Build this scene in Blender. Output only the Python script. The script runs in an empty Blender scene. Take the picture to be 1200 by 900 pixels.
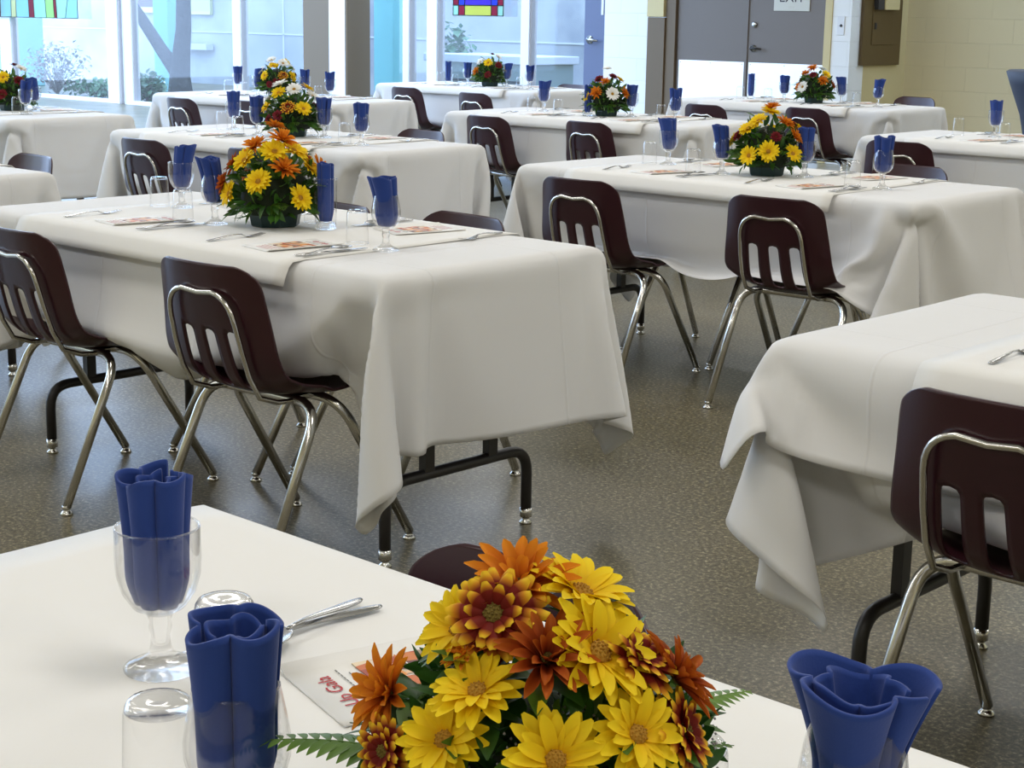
import bpy, math, random
from mathutils import Vector, Matrix
PI = math.pi
sc = bpy.context.scene
COL = sc.collection

# ---------------------------------------------------------------- camera
F_PX, PITCH, ROLL, CAM_H, YAW = 1939.21, math.radians(12.6715), math.radians(0.92307), 1.346, math.radians(132.7114)
fw = Vector((math.cos(YAW)*math.cos(PITCH), math.sin(YAW)*math.cos(PITCH), -math.sin(PITCH)))
rt = Vector((math.sin(YAW), -math.cos(YAW), 0)); up = rt.cross(fw)
r2 = math.cos(ROLL)*rt + math.sin(ROLL)*up; u2 = -math.sin(ROLL)*rt + math.cos(ROLL)*up
cam_d = bpy.data.cameras.new('camera'); cam = bpy.data.objects.new('camera', cam_d); COL.objects.link(cam)
m = Matrix((r2, u2, -fw)).transposed().to_4x4(); m.translation = Vector((0, 0, CAM_H)); cam.matrix_world = m
cam_d.sensor_width = 36; cam_d.lens = F_PX/1200*36; cam_d.clip_start = .05; cam_d.clip_end = 200
sc.camera = cam

def in_view(x, y, z, pad=0):
    d = Vector((x, y, z-CAM_H)); w = d.dot(fw)
    if w < .1: return False
    u = 600+F_PX*d.dot(r2)/w; v = 450-F_PX*d.dot(u2)/w
    return -pad < u < 1200+pad and -pad < v < 900+pad

# ---------------------------------------------------------------- materials
def mat(name, col=(.8, .8, .8), rough=.5, metal=0, **k):
    M = bpy.data.materials.new(name); M.use_nodes = True
    b = M.node_tree.nodes['Principled BSDF']
    b.inputs['Base Color'].default_value = (*col, 1); b.inputs['Roughness'].default_value = rough; b.inputs['Metallic'].default_value = metal
    for kk, v in k.items(): b.inputs[kk.replace('_', ' ')].default_value = v
    return M
def nodes(M): return M.node_tree.nodes, M.node_tree.links, M.node_tree.nodes['Principled BSDF']
def coord(M, kind='Object', scale=(1, 1, 1)):
    n, l, b = nodes(M); tc = n.new('ShaderNodeTexCoord'); mp = n.new('ShaderNodeMapping'); mp.inputs['Scale'].default_value = scale
    l.new(tc.outputs[kind], mp.inputs['Vector']); return mp.outputs['Vector']
def noise(M, vec, scale, detail=3, rough=.5):
    n, l, b = nodes(M); t = n.new('ShaderNodeTexNoise'); t.inputs['Scale'].default_value = scale; t.inputs['Detail'].default_value = detail
    t.inputs['Roughness'].default_value = rough; l.new(vec, t.inputs['Vector']); return t.outputs['Fac']
def ramp(M, fac, stops):
    n, l, b = nodes(M); r = n.new('ShaderNodeValToRGB'); l.new(fac, r.inputs['Fac']); e = r.color_ramp.elements
    while len(e) > 1: e.remove(e[-1])
    e[0].position = stops[0][0]; e[0].color = (*stops[0][1], 1)
    for p, c in stops[1:]: x = e.new(p); x.color = (*c, 1)
    return r.outputs['Color']
def bump(M, h, strength=.2, dist=.01):
    n, l, b = nodes(M); bp = n.new('ShaderNodeBump'); bp.inputs['Strength'].default_value = strength; bp.inputs['Distance'].default_value = dist
    l.new(h, bp.inputs['Height']); l.new(bp.outputs['Normal'], b.inputs['Normal'])
def mathn(M, op, a, b_=None, c_=None):
    n, l, b = nodes(M); t = n.new('ShaderNodeMath'); t.operation = op
    for i, v in enumerate((a, b_, c_)):
        if v is None: continue
        if isinstance(v, (int, float)): t.inputs[i].default_value = v
        else: l.new(v, t.inputs[i])
    return t.outputs[0]

def mat_cloth(name, col, creases=True):
    M = mat(name, col, .85); n, l, b = nodes(M); b.inputs['Sheen Weight'].default_value = .15
    v = coord(M); w = noise(M, v, 5, 2)
    h = w
    if creases:
        sp = n.new('ShaderNodeSeparateXYZ'); l.new(v, sp.inputs[0])
        tot = mathn(M, 'MULTIPLY', w, .35)
        for ax, per, off in ((0, .44, .02), (1, .44, .17)):
            f = mathn(M, 'FRACT', mathn(M, 'MULTIPLY_ADD', sp.outputs[ax], 1/per, off))
            d = mathn(M, 'ABSOLUTE', mathn(M, 'SUBTRACT', f, .5))
            r = mathn(M, 'MAXIMUM', mathn(M, 'SUBTRACT', 1, mathn(M, 'MULTIPLY', d, 90)), 0)
            tot = mathn(M, 'ADD', tot, mathn(M, 'MULTIPLY', r, .24))
        h = tot
    bump(M, h, .5, .012)
    # woven cotton lets a little light through
    tr = n.new('ShaderNodeBsdfTranslucent'); tr.inputs['Color'].default_value = (*col, 1)
    mx = n.new('ShaderNodeMixShader'); mx.inputs[0].default_value = .12
    out = n['Material Output']; l.new(b.outputs[0], mx.inputs[1]); l.new(tr.outputs[0], mx.inputs[2]); l.new(mx.outputs[0], out.inputs[0])
    return M
def mat_glass(name, tint=(1, 1, 1), k=1.0, base=.03):
    # thin clear glass: mostly transparent, mirror-like towards its edges
    M = bpy.data.materials.new(name); M.use_nodes = True; n = M.node_tree.nodes; l = M.node_tree.links
    for x in list(n):
        if x.type != 'OUTPUT_MATERIAL': n.remove(x)
    out = n['Material Output']
    tr = n.new('ShaderNodeBsdfTransparent'); tr.inputs[0].default_value = (*tint, 1)
    gl = n.new('ShaderNodeBsdfGlossy'); gl.inputs['Roughness'].default_value = .03
    lw = n.new('ShaderNodeLayerWeight'); lw.inputs['Blend'].default_value = .35
    p = n.new('ShaderNodeMath'); p.operation = 'MULTIPLY_ADD'; p.inputs[1].default_value = k; p.inputs[2].default_value = base
    pw = n.new('ShaderNodeMath'); pw.operation = 'POWER'; pw.inputs[1].default_value = 2.2; l.new(lw.outputs['Facing'], pw.inputs[0]); l.new(pw.outputs[0], p.inputs[0])
    mx = n.new('ShaderNodeMixShader'); l.new(p.outputs[0], mx.inputs[0]); l.new(tr.outputs[0], mx.inputs[1]); l.new(gl.outputs[0], mx.inputs[2]); l.new(mx.outputs[0], out.inputs[0])
    return M
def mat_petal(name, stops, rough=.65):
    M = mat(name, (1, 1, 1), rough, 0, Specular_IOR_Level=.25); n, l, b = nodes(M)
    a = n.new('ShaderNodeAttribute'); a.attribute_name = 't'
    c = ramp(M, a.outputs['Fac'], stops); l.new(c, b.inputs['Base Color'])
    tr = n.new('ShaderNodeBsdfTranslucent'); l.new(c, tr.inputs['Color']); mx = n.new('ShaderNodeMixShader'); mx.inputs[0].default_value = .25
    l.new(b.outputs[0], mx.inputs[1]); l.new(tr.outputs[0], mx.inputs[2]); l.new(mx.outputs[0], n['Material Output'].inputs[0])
    return M

M = {}
M['cloth'] = mat_cloth('white_cotton', (.82, .82, .82))
M['runner'] = mat_cloth('white_runner', (.87, .86, .83), False)
M['chrome'] = mat('chrome', (.62, .61, .58), .17, 1)
M['steel'] = mat('stainless', (.46, .46, .46), .25, 1)
M['shell'] = mat('maroon_plastic', (.032, .006, .011), .28); 
_v = coord(M['shell']); bump(M['shell'], noise(M['shell'], _v, 220, 2), .12, .001)
M['black'] = mat('dark_steel', (.02, .018, .018), .4, 0)
M['rubber'] = mat('foot_rubber', (.05, .04, .035), .6)
M['wood'] = mat('table_laminate', (.25, .18, .11), .5)
M['napkin'] = mat('blue_cotton', (.009, .038, .215), .9); M['napkin'].node_tree.nodes['Principled BSDF'].inputs['Sheen Weight'].default_value = .1
_v = coord(M['napkin']); bump(M['napkin'], noise(M['napkin'], _v, 500, 2), .25, .0006)
M['glass'] = mat_glass('clear_glass')
M['stem'] = mat('stem_glass', (1, 1, 1), .02, 0, Transmission_Weight=1, IOR=1.45)
_n = M['stem'].node_tree.nodes; _l = M['stem'].node_tree.links; _t = _n.new('ShaderNodeBsdfTransparent'); _x = _n.new('ShaderNodeMixShader'); _x.inputs[0].default_value = .55
_l.new(_n['Principled BSDF'].outputs[0], _x.inputs[1]); _l.new(_t.outputs[0], _x.inputs[2]); _l.new(_x.outputs[0], _n['Material Output'].inputs[0])
M['pane'] = mat_glass('window_pane', (.95, .98, 1), .5, .02)
M['paper'] = mat('program_paper', (.80, .79, .76), .6)
M['red_ink'] = mat('red_ink', (.45, .02, .03), .6)
M['grey_ink'] = mat('grey_ink', (.2, .2, .2), .6)
M['pot'] = mat('green_plastic', (.006, .032, .034), .35)
M['moss'] = mat('dark_moss', (.008, .018, .005), .9)
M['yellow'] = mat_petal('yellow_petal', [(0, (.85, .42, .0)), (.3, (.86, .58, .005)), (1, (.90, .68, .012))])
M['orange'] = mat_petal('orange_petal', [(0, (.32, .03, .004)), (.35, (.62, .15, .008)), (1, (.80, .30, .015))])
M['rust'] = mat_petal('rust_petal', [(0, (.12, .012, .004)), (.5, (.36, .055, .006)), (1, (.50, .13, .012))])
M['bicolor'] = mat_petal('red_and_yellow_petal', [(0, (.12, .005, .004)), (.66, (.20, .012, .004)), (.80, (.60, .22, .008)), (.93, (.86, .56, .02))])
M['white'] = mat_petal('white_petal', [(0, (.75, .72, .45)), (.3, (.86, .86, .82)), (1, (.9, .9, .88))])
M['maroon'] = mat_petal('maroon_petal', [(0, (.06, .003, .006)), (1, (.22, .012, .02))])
M['disc_gold'] = mat('golden_disc', (.42, .22, .02), .9)
M['disc_green'] = mat('brown_disc', (.16, .11, .015), .9)
def mat_leaf(name, c0, c1):
    L = mat(name, c1, .45); n, l, b = nodes(L); oi = noise(L, coord(L), 14, 2)
    c = ramp(L, oi, [(.35, c0), (.65, c1)]); l.new(c, b.inputs['Base Color'])
    tr = n.new('ShaderNodeBsdfTranslucent'); l.new(c, tr.inputs['Color']); mx = n.new('ShaderNodeMixShader'); mx.inputs[0].default_value = .2
    l.new(b.outputs[0], mx.inputs[1]); l.new(tr.outputs[0], mx.inputs[2]); l.new(mx.outputs[0], n['Material Output'].inputs[0]); return L
M['leaf'] = mat_leaf('leaf_green', (.014, .06, .008), (.05, .15, .015))
M['fern'] = mat_leaf('fern_green', (.03, .10, .012), (.12, .23, .02))
M['filler'] = mat('dusty_filler', (.34, .33, .36), .8)
M['bush'] = mat_leaf('bush_green', (.05, .14, .08), (.12, .24, .12))
M['twig'] = mat('bush_brown', (.20, .17, .17), .9)

# floor: polished terrazzo tile
Fm = mat('terrazzo', (.2, .18, .14), .3); n, l, b = nodes(Fm); v = coord(Fm)
sp1 = noise(Fm, v, 85, 4, .8); big = noise(Fm, v, 1.1, 3)
c1 = ramp(Fm, sp1, [(.32, (.040, .034, .019)), (.48, (.118, .103, .062)), (.56, (.198, .175, .108)), (.66, (.52, .465, .30))])
c2 = ramp(Fm, big, [(.3, (.80, .82, .86)), (.7, (1.1, 1.06, 1.0))])
mx = n.new('ShaderNodeMix'); mx.data_type = 'RGBA'; mx.blend_type = 'MULTIPLY'; mx.inputs[0].default_value = 1; l.new(c1, mx.inputs[6]); l.new(c2, mx.inputs[7])
sp = n.new('ShaderNodeSeparateXYZ'); l.new(v, sp.inputs[0]); seam = None
for ax, off in ((0, .31), (1, .12)):
    f = mathn(Fm, 'FRACT', mathn(Fm, 'MULTIPLY_ADD', sp.outputs[ax], 1/1.22, off)); d = mathn(Fm, 'ABSOLUTE', mathn(Fm, 'SUBTRACT', f, .5))
    r = mathn(Fm, 'LESS_THAN', d, .0022); seam = r if seam is None else mathn(Fm, 'MAXIMUM', seam, r)
mx2 = n.new('ShaderNodeMix'); mx2.data_type = 'RGBA'; mx2.blend_type = 'MULTIPLY'; l.new(mathn(Fm, 'MULTIPLY', seam, .35), mx2.inputs[0]); l.new(mx.outputs[2], mx2.inputs[6]); mx2.inputs[7].default_value = (.3, .28, .25, 1)
l.new(mx2.outputs[2], b.inputs['Base Color'])
l.new(mathn(Fm, 'MULTIPLY_ADD', noise(Fm, v, 3, 4), .2, .24), b.inputs['Roughness']); bump(Fm, noise(Fm, v, 9, 3), .05, .004)
M['floor'] = Fm
def mat_block(name, col, bw=.45, bh=.225):
    B = mat(name, col, .55); n, l, b = nodes(B); v = coord(B, 'UV'); br = n.new('ShaderNodeTexBrick'); br.offset = .5
    br.inputs['Scale'].default_value = 1; br.inputs['Brick Width'].default_value = bw; br.inputs['Row Height'].default_value = bh; br.inputs['Mortar Size'].default_value = .004
    br.inputs['Mortar Smooth'].default_value = .6; br.inputs['Color1'].default_value = (*col, 1); br.inputs['Color2'].default_value = (*[c*.97 for c in col], 1); br.inputs['Mortar'].default_value = (*[c*.93 for c in col], 1)
    l.new(v, br.inputs['Vector']); l.new(br.outputs['Color'], b.inputs['Base Color'])
    bump(B, mathn(B, 'ADD', mathn(B, 'MULTIPLY', br.outputs['Fac'], -1), mathn(B, 'MULTIPLY', noise(B, v, 60, 3), .15)), .5, .006); return B
M['block'] = mat_block('cream_block', (.72, .64, .41))
M['block_window_lit'] = mat_block('window_lit_block', (.86, .88, .88))  # the bluish white of window light is put into this block colour
M['cream'] = mat('cream_paint', (.62, .52, .27), .5)
M['ceiling'] = mat('ceiling_tile', (.72, .71, .68), .9)
M['taupe'] = mat('taupe_door_paint', (.17, .145, .13), .45)
M['frame_brown'] = mat('brown_frame_paint', (.15, .105, .06), .45)
M['panel_brown'] = mat('brown_enamel', (.11, .07, .022), .45)
M['kick'] = mat('brushed_kick_plate', (.95, .96, 1), .5, .85)
M['alu'] = mat('window_aluminium', (.78, .78, .80), .45, 0)
M['alu_dark'] = mat('window_gasket', (.40, .37, .36), .6)
M['slate'] = mat('slate_blue_paint', (.12, .15, .26), .45)
M['sign'] = mat('sign_plastic', (.62, .62, .56), .5)
M['ink'] = mat('dark_ink', (.03, .03, .035), .5)
M['plate_white'] = mat('white_plate', (.75, .77, .8), .35)
Cm = mat('pale_stone', (.58, .60, .63), .9); n, l, b = nodes(Cm); v = coord(Cm)
l.new(ramp(Cm, noise(Cm, v, .9, 5, .6), [(.3, (.22, .24, .28)), (.65, (.40, .41, .42))]), b.inputs['Base Color']); M['stone'] = Cm
M['stone_b'] = mat('stone_joint', (.46, .48, .52), .9)
M['paving'] = mat('paving', (.45, .46, .46), .9)
M['teal'] = mat('teal_post_paint', (.20, .47, .47), .6)
M['bark'] = mat('bark', (.045, .042, .045), .9); bump(M['bark'], noise(M['bark'], coord(M['bark']), 12, 5), .8, .03)
M['spandex'] = mat('navy_stretch_cloth', (.03, .045, .085), .6)
M['white_wood'] = mat('white_board', (.8, .82, .84), .6)
M['blinds'] = mat('grey_green_panel', (.20, .25, .25), .7)
def flat(name, c): M[name] = mat(name, c, .6); return M[name]
flat('mural_green', (.04, .28, .22)); flat('mural_yellow', (.6, .55, .12)); flat('mural_purple', (.14, .10, .35)); flat('mural_olive', (.42, .44, .22)); flat('mural_ochre', (.5, .42, .15))
def stained(name, c):
    S = bpy.data.materials.new(name); S.use_nodes = True; n = S.node_tree.nodes; l = S.node_tree.links; b = n['Principled BSDF']
    b.inputs['Base Color'].default_value = (*c, 1); b.inputs['Roughness'].default_value = .2
    t = n.new('ShaderNodeBsdfTranslucent'); t.inputs[0].default_value = (*c, 1); tp = n.new('ShaderNodeBsdfTransparent'); tp.inputs[0].default_value = (*c, 1)
    a = n.new('ShaderNodeMixShader'); a.inputs[0].default_value = .7; l.new(t.outputs[0], a.inputs[1]); l.new(tp.outputs[0], a.inputs[2])
    d = n.new('ShaderNodeMixShader'); d.inputs[0].default_value = .8; l.new(b.outputs[0], d.inputs[1]); l.new(a.outputs[0], d.inputs[2]); l.new(d.outputs[0], n['Material Output'].inputs[0])
    M[name] = S
for nm, c in dict(sg_mint=(.62, .88, .76), sg_aqua=(.55, .80, .80), sg_lime=(.6, .85, .4), sg_cream=(.85, .85, .55), sg_red=(.45, .05, .09), sg_navy=(.03, .04, .22), sg_violet=(.20, .10, .75), sg_blue=(.08, .16, .85), sg_crimson=(.55, .03, .12), sg_yellow=(.85, .85, .25), sg_white=(.8, .8, .95)).items(): stained(nm, c)
M['lead'] = mat('lead_came', (.05, .07, .06), .5, .5)
# program picture: a collage of warm and dark patches
Pm = mat('printed_collage', (.5, .3, .2), .5); n, l, b = nodes(Pm); vo = n.new('ShaderNodeTexVoronoi'); vo.inputs['Scale'].default_value = 55; l.new(coord(Pm), vo.inputs['Vector'])
sep = n.new('ShaderNodeSeparateColor'); l.new(vo.outputs['Color'], sep.inputs[0])
l.new(ramp(Pm, sep.outputs[0], [(.0, (.04, .03, .03)), (.22, (.5, .08, .03)), (.4, (.75, .3, .05)), (.55, (.8, .65, .45)), (.7, (.25, .2, .15)), (.85, (.7, .5, .3)), (1, (.8, .75, .7))]), b.inputs['Base Color']); M['photo'] = Pm

# ---------------------------------------------------------------- mesh helpers
class MB:
    def __init__(s): s.v = []; s.f = []; s.mi = []; s.mats = []; s.t = []; s.sm = []
    def mid(s, m):
        if m not in s.mats: s.mats.append(m)
        return s.mats.index(m)
    def add(s, vs, fs, m, t=None, smooth=True, X=None):
        o = len(s.v); k = s.mid(m)
        for a in vs:
            a = Vector(a); s.v.append(tuple(X @ a) if X is not None else tuple(a))
        s.t += list(t) if t is not None else [0.0]*len(vs)
        for f in fs: s.f.append(tuple(i+o for i in f)); s.mi.append(k); s.sm.append(smooth)
        return s
    def box(s, x0, x1, y0, y1, z0, z1, m, X=None):
        vs = [(x, y, z) for x in (x0, x1) for y in (y0, y1) for z in (z0, z1)]
        return s.add(vs, [(0, 1, 3, 2), (4, 6, 7, 5), (0, 4, 5, 1), (2, 3, 7, 6), (0, 2, 6, 4), (1, 5, 7, 3)], m, smooth=False, X=X)
    def tube(s, pts, r, m, n=12, cap=True, X=None):
        pts = [Vector(p) for p in pts]; rs = r if isinstance(r, (list, tuple)) else [r]*len(pts)
        vs = []; fs = []; N = None
        for i, p in enumerate(pts):
            d = (pts[min(i+1, len(pts)-1)]-pts[max(i-1, 0)]).normalized()
            if N is None: N = d.cross(Vector((0, 0, 1)) if abs(d.z) < .9 else Vector((1, 0, 0))).normalized()
            else: N = (N-d*N.dot(d)).normalized()
            B = d.cross(N)
            for k in range(n):
                a = 2*PI*k/n; vs.append(p+(N*math.cos(a)+B*math.sin(a))*rs[i])
        for i in range(len(pts)-1):
            for k in range(n): fs.append((i*n+k, i*n+(k+1) % n, (i+1)*n+(k+1) % n, (i+1)*n+k))
        if cap: fs.append(tuple(range(n))[::-1]); fs.append(tuple((len(pts)-1)*n+k for k in range(n)))
        return s.add(vs, fs, m, X=X)
    def lathe(s, prof, m, n=28, X=None, closed=False, squash=None):
        vs = []; fs = []
        for r, z in prof:
            for k in range(n):
                a = 2*PI*k/n; rr = r*(squash(a) if squash else 1); vs.append((rr*math.cos(a), rr*math.sin(a), z))
        L = len(prof)
        for i in range(L if closed else L-1):
            j = (i+1) % L
            for k in range(n): fs.append((i*n+k, i*n+(k+1) % n, j*n+(k+1) % n, j*n+k))
        if not closed:
            if prof[0][0] > 1e-5: fs.append(tuple(range(n))[::-1])
            if prof[-1][0] > 1e-5: fs.append(tuple((L-1)*n+k for k in range(n)))
        return s.add(vs, fs, m, X=X)
    def grid(s, P, m, t=None, X=None, keep=None):
        nj = len(P[0]); vs = [p for row in P for p in row]
        fs = [(i*nj+j, (i+1)*nj+j, (i+1)*nj+j+1, i*nj+j+1) for i in range(len(P)-1) for j in range(nj-1) if keep is None or keep(i, j)]
        return s.add(vs, fs, m, t=t, X=X)
    def mesh(s, name, sharp=None):
        me = bpy.data.meshes.new(name); me.from_pydata(s.v, [], s.f); me.update()
        for k in s.mats: me.materials.append(k)
        me.polygons.foreach_set('material_index', s.mi); me.polygons.foreach_set('use_smooth', s.sm)
        if any(s.t): a = me.attributes.new('t', 'FLOAT', 'POINT'); a.data.foreach_set('value', s.t)
        if sharp: me.set_sharp_from_angle(angle=math.radians(sharp))
        return me
    def build(s, name, parent=None, sharp=None, bevel=0, solid=0, sub=0, offset=0):
        o = bpy.data.objects.new(name, s.mesh(name, sharp)); link(o, parent)
        if sub: k = o.modifiers.new('sub', 'SUBSURF'); k.levels = k.render_levels = sub
        if solid: k = o.modifiers.new('solid', 'SOLIDIFY'); k.thickness = solid; k.offset = offset
        if bevel: k = o.modifiers.new('bevel', 'BEVEL'); k.width = bevel; k.segments = 2; k.limit_method = 'ANGLE'
        return o
KIDS = {}
def link(o, parent=None):
    COL.objects.link(o)
    if parent is not None: o.parent = parent; KIDS.setdefault(parent.name, []).append(o)
    return o
def empty(name, loc=(0, 0, 0), rz=0):
    o = bpy.data.objects.new(name, None); o.empty_display_size = .1; o.location = loc; o.rotation_euler = (0, 0, rz); COL.objects.link(o); return o
def tag(o, label, cat, group=None, kind=None):
    w = len(label.split()); assert 4 <= w <= 16, label
    o['label'] = label; o['category'] = cat
    if group: o['group'] = group
    if kind: o['kind'] = kind
    return o
def struct(o, label=None):
    o['kind'] = 'structure'
    if label: o['label'] = label
    return o
USED = set()
def dup(proto, loc=None, rot=None, parent=None):
    """the prototype itself the first time, then copies with copies of its parts"""
    if parent is None and proto.name not in USED:
        USED.add(proto.name); r = proto
    else:
        r = proto.copy(); COL.objects.link(r)
        if parent is not None: r.parent = parent
        for c in list(KIDS.get(proto.name, [])):
            KIDS.setdefault(r.name, []).append(dup(c, parent=r))
    if loc is not None: r.location = loc
    if rot is not None: r.rotation_euler = rot if isinstance(rot, (tuple, list)) else (0, 0, rot)
    return r
def arc(c, a, b, k=6):
    """rounded corner path: from a towards c then to b"""
    a, b, c = Vector(a), Vector(b), Vector(c); out = []
    for i in range(k+1):
        t = i/k; out.append(a*(1-t)**2+c*2*t*(1-t)+b*t*t)
    return out
def text_mesh(s, size, m, align='CENTER', depth=.0004, font=None):
    cu = bpy.data.curves.new('txt', 'FONT'); cu.body = s; cu.size = size; cu.extrude = depth; cu.align_x = align; cu.align_y = 'CENTER'
    o = bpy.data.objects.new('txt', cu); COL.objects.link(o); dg = bpy.context.evaluated_depsgraph_get(); dg.update()
    me = bpy.data.meshes.new_from_object(o.evaluated_get(dg)); bpy.data.objects.remove(o); me.materials.clear(); me.materials.append(m); return me

# ---------------------------------------------------------------- the room
def wall(name, x0, x1, y, z0, z1, m, th=.2, axis='x'):
    """block wall facing the room; UV in metres"""
    mb = MB()
    if axis == 'x': mb.box(x0, x1, y, y+th, z0, z1, m)
    else: mb.box(y-th, y, x0, x1, z0, z1, m)
    o = mb.build(name); me = o.data; uv = me.uv_layers.new(name='uv')
    for p in me.polygons:
        for li in p.loop_indices:
            c = me.vertices[me.loops[li].vertex_index].co; uv.data[li].uv = ((c.x if axis == 'x' else c.y), c.z)
    return struct(o)
YW = 13.5
fl = MB().box(-27, 4.5, -3.5, 18.5, -.1, 0, M['floor']).build('floor'); struct(fl)
CZ = 3.3
struct(MB().box(-11.4, 4.5, -3.5, YW+.25, CZ, CZ+.1, M['ceiling']).build('ceiling'))  # cut short on the left so sky light reaches the tables
wall('wall_right', -3.5, 16, 4.5, 0, CZ, M['block'], axis='y').location.x = .2
wall('wall_front', -27, 4.5, -3.7, 0, CZ, M['block'])
# pale pier between the glazing and the exit doors
wall('wall_pier', -11.24, -10.66, YW, 0, CZ, M['block_window_lit'], th=.25)
wall('wall_door_side', -8.50, -8.30, YW, 0, CZ, M['block_window_lit'], th=.25)
wall('wall_return', YW+.25, 14.6, -8.30, 0, CZ, M['cream'], axis='y')
wall('wall_back', -8.30, 4.5, 14.51, 0, CZ, M['block'])
wall('wall_above_doors', -10.66, -8.50, YW, 2.2, CZ, M['block'])
# column between the two glazed runs
struct(MB().box(-15.62, -14.83, 13.13, YW, 0, CZ, M['frame_brown']).build('trim_1', bevel=.01), 'brown painted column')
mb = MB(); mb.box(-15.14, -14.86, 13.124, 13.129, 0, CZ, M['alu']); struct(mb.build('trim_2'))  # pale strip stands in for light reflected on the column face
# door surround
mb = MB(); mb.box(-10.66, -10.44, YW-.02, YW+.1, 0, 1.315, M['frame_brown']); mb.box(-10.44, -10.32, YW, YW+.12, 0, 2.2, M['frame_brown']); mb.box(-8.58, -8.50, YW-.01, YW+.12, 0, 2.2, M['cream']); mb.box(-10.44, -8.5, YW, YW+.1, 2.12, 2.2, M['frame_brown'])
struct(mb.build('trim_3', bevel=.004))
struct(MB().box(-10.665, -10.45, YW-.03, YW+.02, 1.32, 2.3, M['cream']).build('trim_4', bevel=.006))
def door_leaf(name, x0, x1):
    d = struct(MB().box(x0, x1, YW+.03, YW+.075, .01, 2.12, M['taupe']).build(name, bevel=.003))
    k = MB().box(x0+.03, x1-.015, YW+.026, YW+.03, .03, .905, M['kick'])
    for sx in (x0+.05, (x0+x1)/2, x1-.04):
        k.lathe([(0, 0), (.006, 0), (.004, .003), (0, .004)], M['steel'], 8, X=Matrix.Translation((sx, YW+.026, .885)) @ Matrix.Rotation(PI/2, 4, 'X'))
    o = k.build('kick_plate', d); o['label'] = 'polished steel kick plate'
    return d
d1 = door_leaf('door_1', -10.31, -9.475); d2 = door_leaf('door_2', -9.465, -8.585)
struct(MB().box(-9.485, -9.455, YW+.018, YW+.03, .02, 2.12, M['taupe']).build('astragal', d1))
hx = Matrix.Translation((-9.39, YW+.03, 1.04)) @ Matrix.Rotation(PI/2, 4, 'X')
h = MB().lathe([(0, 0), (.034, 0), (.034, .008), (.014, .014), (.012, .05), (0, .052)], M['steel'], 20, X=hx)
h.tube([(-9.39, YW-.02, 1.04), (-9.34, YW-.022, 1.04), (-9.27, YW-.018, 1.035)], [.011, .01, .008], M['black'], 10); h.build('lever_handle', d2)
MB().lathe([(0, 0), (.028, 0), (.028, .012), (.02, .02), (0, .02)], M['steel'], 20, X=Matrix.Translation((-9.385, YW+.03, 1.262)) @ Matrix.Rotation(PI/2, 4, 'X')).build('deadbolt', d2)
# exit sign on the right leaf
sg = empty('exit_sign', (-8.97, YW+.024, 1.52)); tag(sg, 'small rectangular EXIT sign fixed on the right-hand taupe door', 'sign')
MB().box(-.20, .20, -.004, .004, -.125, .125, M['sign']).build('sign_plate', sg, bevel=.002)
t = text_mesh('EXIT', .14, M['ink']); o = bpy.data.objects.new('lettering', t); o.rotation_euler = (PI/2, 0, 0); o.location = (0, -.005, .0); link(o, sg)
mb = MB()
for i, ch in enumerate('exit'):
    for a, b_ in {'e': ((0, 0), (1, 1)), 'x': ((0, 0), (1, 0), (0, 2), (1, 2)), 'i': ((1, 0), (0, 1)), 't': ((1, 0), (0, 1), (1, 1), (0, 2))}[ch]:
        mb.lathe([(.003, 0), (.002, .002), (0, .0025)], M['sign'], 6, X=Matrix.Translation((-.03+i*.016+a*.006, -.004, -.085-b_*.006)) @ Matrix.Rotation(PI/2, 4, 'X'))
mb.build('braille', sg)
# light switch
sw = empty('light_switch', (-8.405, YW-.001, 1.27)); tag(sw, 'white key switch plate on pale blocks right of the exit doors', 'switch')
MB().box(-.038, .038, -.007, 0, -.085, .085, M['plate_white']).build('plate', sw, bevel=.002); MB().lathe([(0, 0), (.014, 0), (.012, .008), (0, .009)], M['ink'], 14, X=Matrix.Translation((.004, -.006, 0)) @ Matrix.Rotation(PI/2, 4, 'X')).build('key_slot', sw)
# electrical cabinet on the return wall
pb = empty('electrical_panel', (-8.295, 14.0, 1.4)); tag(pb, 'brown metal electrical cabinet mounted on the cream side wall', 'cabinet')
MB().box(0, .03, -.345, .345, -.49, .65, M['panel_brown']).build('cabinet_box', pb, bevel=.004)
MB().box(.03, .038, -.19, .19, -.30, .05, M['panel_brown']).build('cabinet_door', pb, bevel=.003)
MB().box(.038, .046, -.16, -.13, -.16, -.10, M['ink']).build('latch', pb)
bx = empty('control_box', (-8.265, 13.95, 1.42)); tag(bx, 'small beige control box mounted on the brown electrical cabinet', 'box')
MB().box(0, .06, -.02, .24, -.0, .22, M['cream']).build('box_body', bx, bevel=.004); MB().box(0, .05, -.13, -.022, 0, .22, M['ink']).build('box_side', bx, bevel=.003)

# glazing: mullions and panes, from the left of the frame to the pier
def mullion(n, x0, x1, m=None, dark=True, dep=.12):
    mb = MB(); w = x1-x0
    mb.box(x0, x1, YW, YW+dep, 0, CZ, m or M['alu'])
    if dark: mb.box(x1-.0*w, x1+.12*w, YW+.02, YW+dep, 0, CZ, M['alu_dark']); mb.box(x0-.12*w, x0, YW+.02, YW+dep, 0, CZ, M['alu_dark'])
    return struct(mb.build('trim_%d' % n, bevel=.003))
mul = [(-23.15, -22.85), (-20.32, -20.05), (-19.88, -19.72), (-17.46, -17.30), (-15.76, -15.64), (-14.28, -14.18), (-13.88, -13.72), (-12.42, -12.30)]
for i, (a, b_) in enumerate(mul): mullion(5+i, a, b_)
struct(MB().box(-20.05, -19.88, YW+.06, YW+.12, 0, CZ, M['plate_white']).build('trim_20'))
bays = [(-27, -23.15), (-22.85, -20.32), (-19.72, -17.46), (-17.30, -15.76), (-14.83, -14.28), (-14.18, -13.88), (-13.72, -12.42), (-12.30, -11.53)]
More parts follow.
